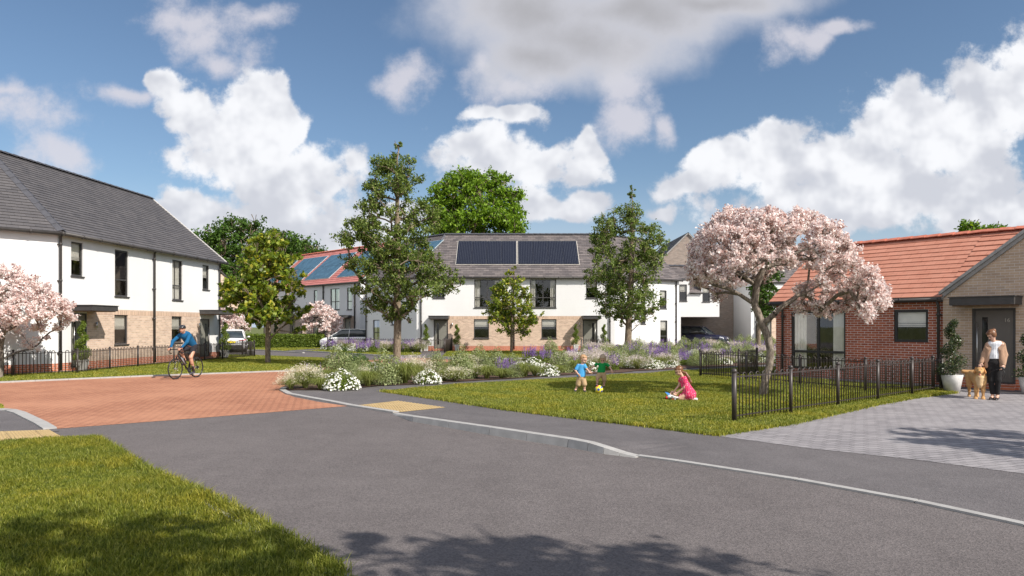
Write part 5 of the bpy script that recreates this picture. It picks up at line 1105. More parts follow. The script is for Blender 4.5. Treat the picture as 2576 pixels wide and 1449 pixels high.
# ------------------------------------------------------------------ railings
def railing(label, pts, hmax=.90, pitch=.2, r=.0075, post=2.3, pr=.032, n=5, group='bow-topped metal railings', z0=.07):
    P = [Vector((*p, 0)) for p in pts]; t = thing('railing', label, 'railing', tuple(P[0]), 0, group); done = set()
    def addpost(p, big=1.0):
        k = (round(p.x, 2), round(p.y, 2))
        if k in done: return
        done.add(k); mb = MB(); mb.tube([(p.x, p.y, 0), (p.x, p.y, hmax - .03)], pr * big, 10); o = mb.build('post', FENCE, t)
        c = MB(); c.ball((p.x, p.y, hmax), pr * 1.25 * big, n=10, m=6); c.build('post_cap', FENCE, o)
    for a, b in zip(P[:-1], P[1:]):
        L = (b - a).length; m = max(1, round(L / post)); d = (b - a).normalized()
        for j in range(m):
            p, q = a + d * (L * j / m), a + d * (L * (j + 1) / m); addpost(p, 1.25 if (p - P[0]).length < .01 else 1); addpost(q, 1.25 if (q - P[-1]).length < .01 else 1)
            mb = MB(); l = (q - p).length; k = max(1, round((l - .1) / pitch)); st = l / k
            for i in range(k):
                c = p + d * (st * (i + .5)); hw = st * .25; hb = hmax - .03 - hw; A = c - d * hw; B = c + d * hw
                path = [(A.x, A.y, z0), (A.x, A.y, hb)] + [tuple(c - d * (hw * math.cos(th)) + Vector((0, 0, hb + hw * math.sin(th)))) for th in (.6, 1.2, 1.94, 2.54)] + [(B.x, B.y, hb), (B.x, B.y, z0)]
                mb.tube(path, r, n)
            sd = Vector((-d.y, d.x, 0)) * .004
            for z in (hmax - .115, z0 + .04):
                mb.hexa([tuple(p - sd + Vector((0, 0, z))), tuple(q - sd + Vector((0, 0, z))), tuple(q + sd + Vector((0, 0, z))), tuple(p + sd + Vector((0, 0, z))), tuple(p - sd + Vector((0, 0, z + .025))), tuple(q - sd + Vector((0, 0, z + .025))), tuple(q + sd + Vector((0, 0, z + .025))), tuple(p + sd + Vector((0, 0, z + .025)))])
            mb.build('bow_top_panel', FENCE, t)
    return t
railing('bow-topped railing nearest the viewer, running from the lawn to the bungalow gable', [G(1847, 1063.5), G(2369, 982.5)], .93, .2, .0105, 2.15, .036)
railing('bow-topped railing behind the blossom trunk, in front of the bungalow windows', [(6.48, 24.6), (7.5, 22.9), (9.36, 18.95), (11.5, 19.55)], .90, .19, .011, 2.2)
railing('dark railing at the left rear of the bungalow lawn, against the flower bed', [(6.52, 24.75), (7.9, 24.9), (9.0, 26.3)], .92, .17, .012, 1.5)
lf = [(-19.3, 22.9), G(33, 948), G(195, 941), G(276, 931.5), G(347, 924.5), G(515, 909), G(560, 905.5), G(640, 898)]
railing('long bow-topped railing along the left house, behind the cyclist', lf, .90, .2, .015, 2.4)
railing('short railing returning beside the white estate car', [G(640, 898), G(610, 893), G(552, 893)], .90, .4, .012, 2.4)
railing('far railing over the purple planting left of door 04', [G(824, 881.5), G(1052, 887.5)], .92, .2, .015, 2.3, n=4)
railing('short railing in front of door 04', [G(1056, 888.5), G(1118, 887.5)], .92, .2, .015, 2.3, n=4)
railing('short side railing seen end-on right of door 04', [G(1119, 887.5), G(1137, 884)], .92, .14, .014, 2.3, n=4)
railing('short railing in front of the second terrace door', [G(1462, 887), G(1518, 887)], .92, .2, .015, 2.3, n=4)
# ------------------------------------------------------------------ smooth bodies: blended capsules and ellipsoids meshed as one surface
def sdf_mesh(prims, h, k=.02, clips=()):
    lo = np.full(3, 1e9); hi = -lo
    for p in prims:
        if p[0] == 'c': a, b, r = np.array(p[1]), np.array(p[2]), max(p[3], p[4]) * max(p[5] if len(p) > 5 else (1,)); lo = np.minimum(lo, np.minimum(a, b) - r); hi = np.maximum(hi, np.maximum(a, b) + r)
        else: c, r = np.array(p[1]), max(p[2]); lo = np.minimum(lo, c - r); hi = np.maximum(hi, c + r)
    lo -= 3 * h + k; hi += 3 * h + k; n = np.ceil((hi - lo) / h).astype(int) + 1; F = np.full(n, .5, dtype=np.float32); ax = [lo[i] + h * np.arange(n[i]) for i in range(3)]
    for p in prims:
        if p[0] == 'c': a, b = np.array(p[1], float), np.array(p[2], float); R = max(p[3], p[4]) * max(p[5] if len(p) > 5 else (1,)); l_, h_ = np.minimum(a, b) - R - k - 2 * h, np.maximum(a, b) + R + k + 2 * h
        else: c = np.array(p[1], float); R = max(p[2]); l_, h_ = c - R - k - 2 * h, c + R + k + 2 * h
        i0 = np.maximum(0, np.floor((l_ - lo) / h).astype(int)); i1 = np.minimum(n, np.ceil((h_ - lo) / h).astype(int) + 1)
        X, Y, Z = np.meshgrid(*[ax[i][i0[i]:i1[i]] for i in range(3)], indexing='ij'); Q = np.stack([X, Y, Z], -1)
        if p[0] == 'c':
            sc = np.array(p[5] if len(p) > 5 else (1, 1, 1), float); A, B = a / sc, b / sc; q = Q / sc; d = B - A; t = np.clip(((q - A) @ d) / max(1e-9, d @ d), 0, 1)
            D = (np.linalg.norm(q - A - t[..., None] * d, axis=-1) - (p[3] + (p[4] - p[3]) * t)) * min(sc)
        else:
            q = Q - c
            if len(p) > 3 and p[3] is not None: q = q @ np.array(p[3])       # columns are the ellipsoid axes
            r = np.array(p[2], float); k0 = np.linalg.norm(q / r, axis=-1); k1 = np.linalg.norm(q / r ** 2, axis=-1); D = k0 * (k0 - 1) / np.maximum(k1, 1e-6)
        s = tuple(slice(i0[i], i1[i]) for i in range(3)); f = F[s]; hh = np.maximum(k - np.abs(f - D), 0) / k; F[s] = np.minimum(f, D) - hh * hh * k * .25
    if clips:
        X, Y, Z = np.meshgrid(*ax, indexing='ij')
        for (p0, nn_) in clips: F = np.maximum(F, (X - p0[0]) * nn_[0] + (Y - p0[1]) * nn_[1] + (Z - p0[2]) * nn_[2])
    ins = F < 0; corners = [(i, j, k_) for i in (0, 1) for j in (0, 1) for k_ in (0, 1)]
    sl = lambda a, c: a[c[0]:n[0] - 1 + c[0], c[1]:n[1] - 1 + c[1], c[2]:n[2] - 1 + c[2]]
    cnt = sum(sl(ins, c).astype(np.int8) for c in corners); I = np.argwhere((cnt > 0) & (cnt < 8)); acc = np.zeros((len(I), 3)); num = np.zeros(len(I))
    for a in corners:
        for b in corners:
            if sum(b) - sum(a) == 1 and all(y >= x for x, y in zip(a, b)):
                fa = F[tuple((I + a).T)]; fb = F[tuple((I + b).T)]; m = (fa < 0) != (fb < 0); t = np.where(m, fa / np.where(m, fa - fb, 1), 0)
                acc += np.where(m[:, None], np.array(a) + t[:, None] * (np.array(b) - np.array(a)), 0); num += m
    V = lo + h * (I + acc / num[:, None]); ID = -np.ones(n, dtype=np.int64); ID[tuple(I.T)] = np.arange(len(I)); Fs = []
    for ax_ in range(3):
        o = [0, 0, 0]; o[ax_] = 1; m = ins[tuple(slice(0, n[i] - o[i]) for i in range(3))] != ins[tuple(slice(o[i], n[i]) for i in range(3))]; J = np.argwhere(m); u, v = [(1, 2), (2, 0), (0, 1)][ax_]
        J = J[(J[:, u] > 0) & (J[:, v] > 0)]; eu, ev_ = np.eye(3, dtype=int)[u], np.eye(3, dtype=int)[v]
        q = np.stack([ID[tuple((J - eu - ev_).T)], ID[tuple((J - ev_).T)], ID[tuple(J.T)], ID[tuple((J - eu).T)]], 1); flip = ~ins[tuple(J.T)]; q[flip] = q[flip][:, ::-1]; Fs.append(q[(q >= 0).all(1)])
    return V, np.concatenate(Fs)
def blob(name, prims, h, mat, parent, k=.02, clips=()):
    V, F = sdf_mesh(prims, h, k, clips); return np_mesh(name, V, F, mat, parent, smooth=True)
vec = lambda *a: np.array(a, float)
def unit(v): v = np.array(v, float); return v / np.linalg.norm(v)
def head(c, f, hh, up=(0, 0, 1), child=False):
    f = unit(f); r = unit(np.cross(f, up)); u = np.cross(r, f); R = np.stack([r, f, u], 1); p = lambda a, b, d: tuple(np.array(c) + (r * a + f * b + u * d) * hh)
    w = 1.06 if child else 1.0
    pr = [('e', p(0, -.03, .10), (.335 * w * hh, .40 * hh, .385 * hh), R), ('e', p(0, .09, -.20), (.245 * w * hh, .27 * hh, .25 * hh), R), ('e', p(0, .20, -.34), (.11 * hh, .10 * hh, .09 * hh), R),
          ('c', p(0, .36, .0), p(0, .44, -.13), .028 * hh, .05 * hh), ('e', p(.33 * w, -.03, -.06), (.03 * hh, .06 * hh, .10 * hh), R), ('e', p(-.33 * w, -.03, -.06), (.03 * hh, .06 * hh, .10 * hh), R),
          ('e', p(.15, .25, -.14), (.10 * hh, .08 * hh, .08 * hh), R), ('e', p(-.15, .25, -.14), (.10 * hh, .08 * hh, .08 * hh), R), ('c', p(-.14, .335, .07), p(.14, .335, .07), .035 * hh, .035 * hh)]
    return pr, p, R
def face_bits(root, p, R, hh, mouth=True):
    for s in (-1, 1):
        mb = MB(); mb.ball(p(.135 * s, .352, -.005), .052 * hh, sc=(1.1, .7, .6), n=8, m=6); mb.build('eye', EYE, root)
        mb = MB(); mb.tube([p(.07 * s, .385, .085), p(.145 * s, .378, .105), p(.21 * s, .34, .08)], .014 * hh, 5); mb.build('eyebrow', HAIRB, root)
    mb = MB(); mb.tube([p(-.10, .325, -.24), p(0, .355, -.265), p(.10, .325, -.24)], [.012 * hh, .028 * hh, .012 * hh], 6); mb.build('mouth', LIP, root)
def hand(w, d, side, palm_n, s=1.0, curl=.5):
    # w wrist, d pointing direction, side from little finger to thumb, palm_n the way the palm faces
    d, side = unit(d), unit(side); pn = unit(palm_n); w = np.array(w); R = np.stack([side, d, pn], 1); out = [('e', tuple(w + d * .045 * s), (.040 * s, .050 * s, .017 * s), R), ('c', tuple(w - d * .01 * s), tuple(w + d * .03 * s), .024 * s, .028 * s)]
    for i, (o, L) in enumerate(((-.030, .058), (-.010, .072), (.011, .078), (.031, .070))):
        a = w + d * .085 * s + side * o * s; c1 = unit(d + pn * curl * .5 + side * (.10 * (i - 1.5))); b = a + c1 * L * .5 * s; c2 = unit(d + pn * curl * 1.6); e = b + c2 * L * .5 * s
        out += [('c', tuple(a), tuple(b), .0085 * s, .0080 * s), ('c', tuple(b), tuple(e), .0080 * s, .0065 * s)]
    a = w + d * .025 * s + side * .030 * s; b = a + unit(d * .6 + side * .8 + pn * .2) * .038 * s; e = b + unit(d + side * .25 + pn * curl) * .030 * s
    return out + [('c', tuple(a), tuple(b), .0115 * s, .0095 * s), ('c', tuple(b), tuple(e), .0095 * s, .0075 * s)]
SKIN = plain('skin', (.60, .36, .26), .5, var=.08, scale=20); SKINT = plain('skin_tan', (.50, .27, .18), .5, var=.08, scale=20)
EYE = plain('eye', (.02, .015, .012), .2); LIP = plain('lip', (.45, .12, .11), .5); HAIRB = plain('hair_brown', (.085, .035, .018), .45, var=.4, scale=60)
HAIRF = plain('hair_blond', (.42, .25, .13), .5, var=.3, scale=80); HAIRL = plain('hair_ash_blond', (.40, .30, .20), .5, var=.25, scale=80); HAIRG = plain('hair_chestnut', (.17, .075, .032), .42, var=.45, scale=70)
def knit(name, col, sc=80, st=.5):
    m, t, p = base_mat(name, None, .85, 0, .2); c = N(t, 'ShaderNodeTexCoord'); n = N(t, 'ShaderNodeTexNoise', i_Scale=12.0, i_Detail=4.0); t.links.new(c.outputs['Object'], n.inputs['Vector'])
    w = N(t, 'ShaderNodeTexWave', i_Scale=sc, i_Distortion=1.0); t.links.new(c.outputs['Object'], w.inputs['Vector']); t.links.new(mixc(t, n.outputs[0], tuple(x * .82 for x in col), tuple(min(1, x * 1.15) for x in col)), p.inputs['Base Color']); bump(t, p, math_n(t, 'ADD', w.outputs['Fac'], math_n(t, 'MULTIPLY', n.outputs[0], 3.0)), st, .006); return m
BEIGE = knit('beige_knit', (.46, .29, .195)); TEE = knit('white_cotton', (.78, .79, .82), 10); BLACKJ = knit('black_denim', (.022, .021, .022), 60); BLUEJ = knit('blue_jersey', (.012, .105, .235), 30); BLUET = knit('sky_blue_cotton', (.075, .34, .66), 10); GREENT = knit('green_cotton', (.012, .27, .065), 10)
KHAKI = knit('khaki_cotton', (.50, .35, .20), 20); LYCRA = knit('charcoal_lycra', (.030, .028, .034), 30); LEATHER = plain('black_leather', (.018, .016, .016), .25, 0, .7); SOCK = plain('navy_sock', (.02, .025, .05), .9); WSOCK = plain('pale_sock', (.6, .6, .62), .9)
def person(label, x, y, group=None): return thing('person', label, 'person', (0, 0, 0), 0, group)
def place(root, x, y, z=0, rz=None):
    root.location = (x, y, z); root.rotation_euler = (0, 0, -math.atan2(x, y) if rz is None else rz)

# ---- woman with her hand on the dog
wx0, wy0 = 11.41, 16.9
w = person('woman in beige cardigan, white top and black jeans looking down at a golden dog', 0, 0)
hc = (-.065, -.01, 1.535); ff = (-.62, -.55, -.62); hd_, hp, hR = head(hc, ff, .24, (-.1, 0, 1))
sh_l, sh_r, el_l, el_r, wr_l, wr_r = vec(-.135, .02, 1.31), vec(.145, .03, 1.315), vec(-.215, .03, 1.08), vec(.19, .05, 1.07), vec(-.275, -.10, .865), vec(.165, -.10, .83)
pr = hd_ + [('c', (-.02, .02, 1.33), (-.045, .0, 1.45), .052, .047), ('c', (-.10, .03, 1.31), (.11, .03, 1.31), .06, .06), ('c', (0, .03, 1.25), (-.02, .02, 1.05), .115, .10, (1, .75, 1)), ('c', (-.03, .02, 1.0), (-.03, .02, .88), .125, .14, (1, .8, 1)),
            ('c', sh_l, el_l, .045, .035), ('c', el_l, wr_l, .034, .024), ('c', sh_r, el_r, .045, .035), ('c', el_r, wr_r, .034, .024)]
LG = [(vec(-.095, .01, .86), vec(-.085, -.01, .47), vec(-.045, .02, .10), vec(-.085, -.10, .03)), (vec(.04, .02, .86), vec(.06, -.02, .48), vec(.045, .01, .10), vec(.02, -.12, .03))]
for a, b, c, d in LG: pr += [('c', a, b, .085, .052), ('c', b, c, .050, .030), ('c', c, d, .035, .03)]
pr += hand(wr_l, (-.25, -.35, -.75), (.7, -.5, .1), (.1, .5, -.8), .95, .35) + hand(wr_r, (-.15, -.35, -.9), (-.3, -.8, .3), (-.8, .2, .1), .95, 1.3)
blob('body', pr, .0075, SKIN, w, .02); face_bits(w, hp, hR, .24)
blob('top', [('c', (-.0, .03, 1.28), (-.02, .015, 1.06), .112, .108, (1, .78, 1)), ('c', (-.09, .02, 1.33), (.08, .02, 1.33), .062, .062), ('c', (-.02, .01, 1.06), (-.025, .01, .98), .122, .128, (1, .82, 1))], .009, TEE, w, .04, [((0, 0, 1.385), (0, -.25, 1)), ((0, 0, .975), (0, 0, -1))])
blob('cardigan', [('c', (-.115, .02, 1.28), (-.165, .01, .80), .072, .068, (1, 1.35, 1)), ('c', (.105, .02, 1.28), (.13, .01, .80), .072, .072, (1, 1.35, 1)), ('c', (0, .09, 1.3), (-.02, .12, .8), .12, .13, (1, .5, 1)), ('c', (-.085, .045, 1.33), (.095, .05, 1.335), .066, .066),
                  ('c', sh_l, el_l, .060, .056), ('c', el_l, wr_l + vec(0, .01, .02), .055, .044), ('c', sh_r, el_r, .060, .058), ('c', el_r, wr_r + vec(0, .01, .02), .060, .046)], .009, BEIGE, w, .035, [((0, 0, .745), (0, 0, -1)), ((0, .04, 1.40), (0, -.9, .5))])
jp = [('c', (-.03, .02, 1.0), (-.03, .02, .90), .125, .148, (1, .82, 1))]
for a, b, c, d in LG: jp += [('c', a, b, .098, .064), ('c', b, c, .062, .044)]
blob('jeans', jp, .008, BLACKJ, w, .03, [((0, 0, 1.01), (0, 0, 1)), ((0, 0, .135), (0, 0, -1))])
for i, (a, b, c, d) in enumerate(LG): blob('shoe', [('c', c + vec(0, .03, -.055), d + vec(0, 0, .005), .042, .036), ('c', d, d + vec(-.01, -.07, -.005), .036, .028)], .007, LEATHER, w, .02, [((0, 0, .004), (0, 0, -1)), ((0, 0, .078), (0, .3, 1))])
hh = .24; HR = lambda a, b, c: (a * hh, b * hh, c * hh)
hair = blob('hair', [('e', hp(0, -.10, .16), HR(.385, .40, .40), hR), ('e', hp(.26, -.05, .02), HR(.14, .25, .30), hR), ('e', hp(-.26, -.05, .02), HR(.14, .25, .30), hR), ('e', hp(0, .17, .34), HR(.30, .20, .12), hR), ('e', hp(.05, -.50, .20), HR(.20, .19, .20), hR)], .007, HAIRG, w, .02)
place(w, wx0, wy0)
# ---- dog
FUR = knit('golden_fur', (.64, .37, .16), 25, 1.0); FURL = knit('pale_gold_fur', (.76, .54, .31), 25, 1.0)
dg = thing('dog', 'golden retriever standing beside the woman, mouth open, tail out to the left', 'dog')
dh = vec(-.30, -.12, .70); body = [('c', (-.30, .02, .50), (-.43, .50, .53), .145, .125), ('c', (-.30, -.03, .43), (-.34, .2, .44), .125, .13), ('c', (-.30, -.02, .55), tuple(dh + vec(0, .05, -.03)), .115, .085), ('e', dh, (.085, .095, .082)), ('c', dh + vec(.0, -.06, -.02), dh + vec(.005, -.17, -.045), .052, .036),
        ('c', (-.44, .52, .55), (-.45, .60, .50), .12, .10)]
for (hx, hy, hz, kx, ky, kz_, px_, py_) in ((-.365, .02, .40, -.375, -.01, .22, -.385, .0), (-.235, .02, .40, -.235, -.02, .22, -.235, -.02)):
    body += [('c', (hx, hy, hz), (kx, ky, kz_), .062, .040), ('c', (kx, ky, kz_), (px_, py_, .05), .036, .028), ('c', (px_, py_, .035), (px_, py_ - .06, .025), .034, .028)] + [('c', (px_ + o, py_ - .05, .02), (px_ + o, py_ - .085, .014), .014, .012) for o in (-.018, 0, .018)]
for s in (-1, 1):
    cx = -.445 + .085 * s; body += [('c', (cx, .52, .47), (cx + .005, .42, .30), .085, .055), ('c', (cx + .005, .42, .30), (cx, .58, .17), .045, .028), ('c', (cx, .58, .17), (cx, .54, .05), .027, .024), ('c', (cx, .54, .03), (cx, .47, .022), .030, .026)]
body += [('c', (-.46, .62, .57), (-.53, .66, .60), .045, .05), ('c', (-.53, .66, .60), (-.66, .62, .62), .055, .045), ('c', (-.56, .65, .56), (-.60, .63, .52), .04, .025), ('c', (-.50, .66, .57), (-.53, .65, .46), .04, .02)]
blob('body', body, .0085, FUR, dg, .045)
blob('chest_fur', [('c', (-.30, -.10, .52), (-.30, -.12, .36), .085, .055), ('c', (-.27, -.08, .46), (-.29, -.10, .32), .07, .035), ('c', (-.33, -.08, .46), (-.31, -.1, .30), .07, .03)], .008, FURL, dg, .03)
for s in (-1, 1): blob('ear', [('c', dh + vec(.075 * s, .02, .055), dh + vec(.108 * s, .0, -.05), .024, .036, (.7, 1, 1))], .006, plain('ear_fur', (.42, .19, .06), .8, var=.3, scale=30), dg, .01)
mb = MB(); mb.ball(tuple(dh + vec(.005, -.203, -.028)), .019, sc=(1.2, .8, .8)); mb.build('nose', LEATHER, dg)
for s in (-1, 1): mb = MB(); mb.ball(tuple(dh + vec(.033 * s, -.088, .020)), .011, n=8, m=6); mb.build('eye', EYE, dg)
blob('jaw', [('c', dh + vec(.0, -.07, -.075), dh + vec(.004, -.145, -.098), .030, .022)], .005, FURL, dg); blob('tongue', [('c', dh + vec(.0, -.12, -.072), dh + vec(.004, -.182, -.100), .017, .017, (1, 1, .6))], .004, plain('tongue', (.62, .16, .16), .4), dg)
mb = MB(); mb.tube([(-.30 + .105 * math.cos(a), .0 + .10 * math.sin(a), .60 + .035 * math.sin(a)) for a in np.linspace(0, 6.3, 22)], .010, 6); mb.build('collar', LEATHER, dg)
place(dg, wx0, wy0)
lead = thing('dog_lead', 'black retractable lead from the woman to the dog collar', 'dog lead'); mb = MB()
mb.tube([(-.205, -.03, .60), (-.13, -.07, .64), (.0, -.12, .72), (.12, -.14, .765)], .006, 6); mb.build('strap', LEATHER, lead); mb = MB(); mb.ball((.135, -.15, .75), .05, sc=(1.1, .45, 1)); mb.build('grip', LEATHER, lead)
mb = MB(); mb.tube([(.155, -.14, .76), (.19, -.14, .62), (.175, -.14, .52), (.135, -.14, .60), (.14, -.14, .74)], .006, 5); mb.build('wrist_loop', LEATHER, lead); place(lead, wx0, wy0)

# ---- the two toddlers; s = metres per crop unit
def toddler(label, X, Y, cx, cy, s, J, shirt, hairm, face, socks, sleeve=.55, collar=False):
    q = lambda a, b, d=0: vec((a - cx) / s, d, (cy - b) / s); r = person(label, 0, 0, 'children playing on the lawn'); hh = J['hh']; hc = q(*J['head']); hd_, p, R = head(hc, face, hh, J.get('up', (0, 0, 1)), True)
    nk, pv = q(*J['neck']), q(*J['pelvis']); pr = hd_ + [('c', nk, hc + vec(0, .01, -.04), .034, .036), ('c', nk + vec(0, .01, -.05), pv + vec(0, 0, .06), .080, .085, (1.05, .8, 1)), ('c', pv + vec(0, 0, .03), pv, .085, .088, (1.05, .85, 1))]
    sp, sh = [('c', nk + vec(0, .01, -.055), pv + vec(0, 0, .05), .094, .108, (1.05, .82, 1)), ('c', nk + vec(-.055, .01, -.03), nk + vec(.055, .01, -.03), .040, .040)], [('c', pv + vec(0, 0, .05), pv, .100, .098, (1.05, .85, 1))]
    for (a, b, c, dr, sd, pn, cu) in J['arms']:
        a, b, c = q(*a), q(*b), q(*c); pr += [('c', a, b, .030, .026), ('c', b, c, .026, .019)] + hand(c, dr, sd, pn, .62, cu); e = a + (b - a) * J.get('sl', .75); sp.append(('c', a, e, .041, .043))
    for (a, b, c, t) in J['legs']:
        a, b, c, t = q(*a), q(*b), q(*c), q(*t); pr += [('c', a, b, .058, .042), ('c', b, c, .041, .027), ('c', c, t, .026, .024)]; e = a + (b - a) * J.get('hem', .9); sh.append(('c', a, e, .074, .070))
        blob('sock', [('c', c + (b - c) * .10, c + (b - c) * .02, .032, .031)], .006, socks, r, .01); u_ = t - c; blob('shoe', [('c', c + vec(0, .01, -.018), t + vec(0, 0, -.004), .033, .030), ('c', t, t + u_ * .35, .029, .024)], .006, SOCK, r, .02)
    blob('body', pr, .0065, SKIN, r, .018); blob('shirt', sp, .007, shirt, r, .03, [(pv + vec(0, 0, .035), (0, 0, -1)), (nk + vec(0, 0, .012), (0, -.3, 1))]); blob('shorts', sh, .007, KHAKI, r, .02); face_bits(r, p, R, hh)
    blob('hair', [('e', p(0, -.11, .15), (.385 * hh, .40 * hh, .40 * hh), R), ('e', p(0, .16, .33), (.30 * hh, .16 * hh, .13 * hh), R)], .006, hairm, r, .02); place(r, X, Y, .025); return r
toddler('toddler in a sky blue t-shirt and khaki shorts beside the yellow ball', 1.79, 18.6, 420, 1265, 1045,
        dict(head=(492, 372), hh=.235, neck=(455, 505), pelvis=(425, 880), arms=[((355, 520, .0), (270, 670, -.03), (345, 765, -.09), (.5, -.2, -.8), (.6, -.6, .3), (.7, .3, 0), .4), ((520, 540, -.02), (565, 610, -.06), (640, 690, -.10), (.8, -.1, -.5), (.3, -.5, .8), (-.3, .2, -.8), .4)],
             legs=[((375, 900, 0), (350, 1060, 0), (285, 1180, .03), (260, 1235, -.06)), ((480, 900, 0), (515, 1050, -.02), (515, 1200, 0), (545, 1240, -.07))], sl=.75, hem=.93), BLUET, HAIRF, (.75, -.62, -.30), WSOCK)
toddler('toddler in a green polo shirt and khaki shorts about to kick the ball', 2.54, 20.1, 1010, 1130, 967,
        dict(head=(1020, 355), hh=.235, neck=(1005, 470), pelvis=(975, 760), up=(.05, 0, 1), arms=[((900, 470, .0), (790, 545, -.02), (690, 625, -.05), (-.8, -.1, -.6), (.4, -.5, .6), (.2, .6, -.6), .4), ((1110, 480, 0), (1200, 570, -.02), (1255, 655, -.05), (.4, -.1, -.9), (-.7, -.4, .1), (-.5, .5, 0), .4)],
             legs=[((930, 780, 0), (880, 870, -.12), (870, 1040, -.10), (850, 1085, -.17)), ((1040, 780, 0), (1060, 950, -.02), (1045, 1085, .02), (1052, 1118, -.06))], sl=.7, hem=.8), GREENT, HAIRL, (-.12, -.80, -.58), SOCK)
# ---- ball
def ball_mat():
    m, t, p = base_mat('yellow_ball', None, .35, 0, .5); c = N(t, 'ShaderNodeTexCoord'); d = N(t, 'ShaderNodeVectorMath', operation='NORMALIZE'); t.links.new(c.outputs['Object'], d.inputs[0])
    g = (1 + 5 ** .5) / 2; pts = [unit(v) for v in [(0, a, b * g) for a in (1, -1) for b in (1, -1)] + [(a, b * g, 0) for a in (1, -1) for b in (1, -1)] + [(b * g, 0, a) for a in (1, -1) for b in (1, -1)]]
    col = (.86, .72, .06)
    for j, v in enumerate(pts):
        dt = vmath(t, 'DOT_PRODUCT', d.outputs[0], tuple(v)); cc = (.03, .08, .42) if j % 3 else (.62, .05, .05); col = mixc(t, math_n(t, 'GREATER_THAN', dt, .945), col, cc)
    t.links.new(col, p.inputs['Base Color']); return m
bl = thing('football', 'yellow play ball with blue and red pentagons on the lawn between the toddlers', 'ball', (2.23, 18.35, .125)); mb = MB(); mb.ball((2.23, 18.35, .125), .105, n=32, m=20); o = mb.build('ball', ball_mat(), bl)
for p in o.data.polygons: p.use_smooth = True
bl.rotation_euler = (.3, .5, .4)
# ---- kneeling girl
gr = person('girl in a pink polka dot dress kneeling on the grass with a toy plane', 0, 0, 'children playing on the lawn'); q = lambda a, b, d=0: vec((a - 850) / 1225, d, (1170 - b) / 1225)
hc = q(665, 345, -.02); hd_, p, R = head(hc, (-.80, -.28, -.52), .225, (-.25, 0, 1), True)
sh1, sh2 = q(830, 560, -.07), q(720, 540, .07); el1, el2 = q(820, 800, -.09), q(670, 770, .06); wr1, wr2 = q(600, 985, -.06), q(520, 955, .03)
pr = hd_ + [('c', q(770, 530), q(735, 440, -.01), .038, .034), ('c', q(800, 600), q(880, 900), .078, .095, (1, 1.05, 1)), ('c', sh1, el1, .033, .028), ('c', el1, wr1, .028, .020), ('c', sh2, el2, .033, .028), ('c', el2, wr2, .028, .020)]
for s in (-1, 1): pr += [('c', q(930, 1010, .07 * s), q(690, 1110, .09 * s), .070, .048), ('c', q(690, 1125, .09 * s), q(1010, 1140, .08 * s), .046, .034), ('c', q(1010, 1140, .08 * s), q(1110, 1160, .07 * s), .030, .026)]
pr += hand(wr1, (-.85, .05, -.4), (.1, -.1, 1), (-.3, .7, -.6), .72, .6) + hand(wr2, (-.8, .0, -.5), (0, .1, 1), (-.3, -.7, -.6), .72, .6)
blob('body', pr, .0065, SKIN, gr, .018); face_bits(gr, p, R, .225)
m, t, pp = base_mat('polka_dot_cotton', None, .8, 0, .2); c = N(t, 'ShaderNodeTexCoord'); v = N(t, 'ShaderNodeTexVoronoi', i_Scale=26.0, i_Randomness=.35); t.links.new(c.outputs['Object'], v.inputs['Vector'])
n = N(t, 'ShaderNodeTexNoise', i_Scale=9.0); t.links.new(c.outputs['Object'], n.inputs['Vector']); t.links.new(mixc(t, math_n(t, 'LESS_THAN', v.outputs['Distance'], .27), (.74, .06, .155), (.86, .62, .66)), pp.inputs['Base Color'])
wv = N(t, 'ShaderNodeTexWave', i_Scale=9.0, i_Distortion=3.0); t.links.new(c.outputs['Object'], wv.inputs['Vector']); bump(t, pp, wv.outputs['Fac'], .7, .02); DRESS = m
blob('dress', [('c', q(790, 575), q(860, 780), .090, .095, (1, 1.1, 1)), ('c', sh1, sh1 + (el1 - sh1) * .4, .046, .048), ('c', sh2, sh2 + (el2 - sh2) * .4, .046, .048), ('c', q(860, 780), q(960, 1010), .105, .155, (1, 1.1, 1)), ('c', q(940, 1030), q(740, 1085), .125, .085, (1, 1.25, 1)), ('c', q(960, 1060), q(990, 1120), .11, .08, (1, 1.3, 1))], .008, DRESS, gr, .04, [(q(0, 1150), (0, 0, -1)), (q(770, 505), (-.35, 0, 1))])
blob('hair', [('e', p(0, -.11, .14), (.385 * .225, .41 * .225, .40 * .225), R), ('e', p(0, .16, .33), (.29 * .225, .17 * .225, .12 * .225), R), ('c', q(790, 385), q(850, 400, 0), .035, .030), ('c', q(850, 400), q(930, 520, -.02), .032, .036), ('c', q(930, 520, -.02), q(1000, 650, -.03), .036, .020), ('c', q(1000, 650, -.03), q(1025, 700, -.03), .020, .006)], .007, HAIRG, gr, .02)
for s in (-1, 1): blob('shoe', [('c', q(1060, 1120, .07 * s), q(1150, 1150, .07 * s), .026, .032, (1, 1, 1)), ('c', q(1150, 1150, .07 * s), q(1185, 1175, .07 * s), .026, .015)], .006, WSOCK, gr, .01)
place(gr, 4.05, 16.7, .025)
tp = thing('toy_plane', 'white toy aeroplane with red and blue wings in the kneeling girl\'s hands', 'toy plane'); PW = plain('toy_white', (.75, .75, .75), .35); PR = plain('toy_red', (.62, .04, .03), .35); PB = plain('toy_blue', (.08, .30, .72), .35)
mb = MB(); mb.tube([q(335, 1105, -.09), q(370, 1085, -.09), q(440, 1075, -.09), q(600, 1100, -.07), q(650, 1080, -.06)], [.010, .040, .045, .022, .010], 12); mb.build('fuselage', PW, tp); mb = MB(); mb.ball(tuple(q(330, 1108, -.09)), .036); mb.build('nose_cone', PR, tp)
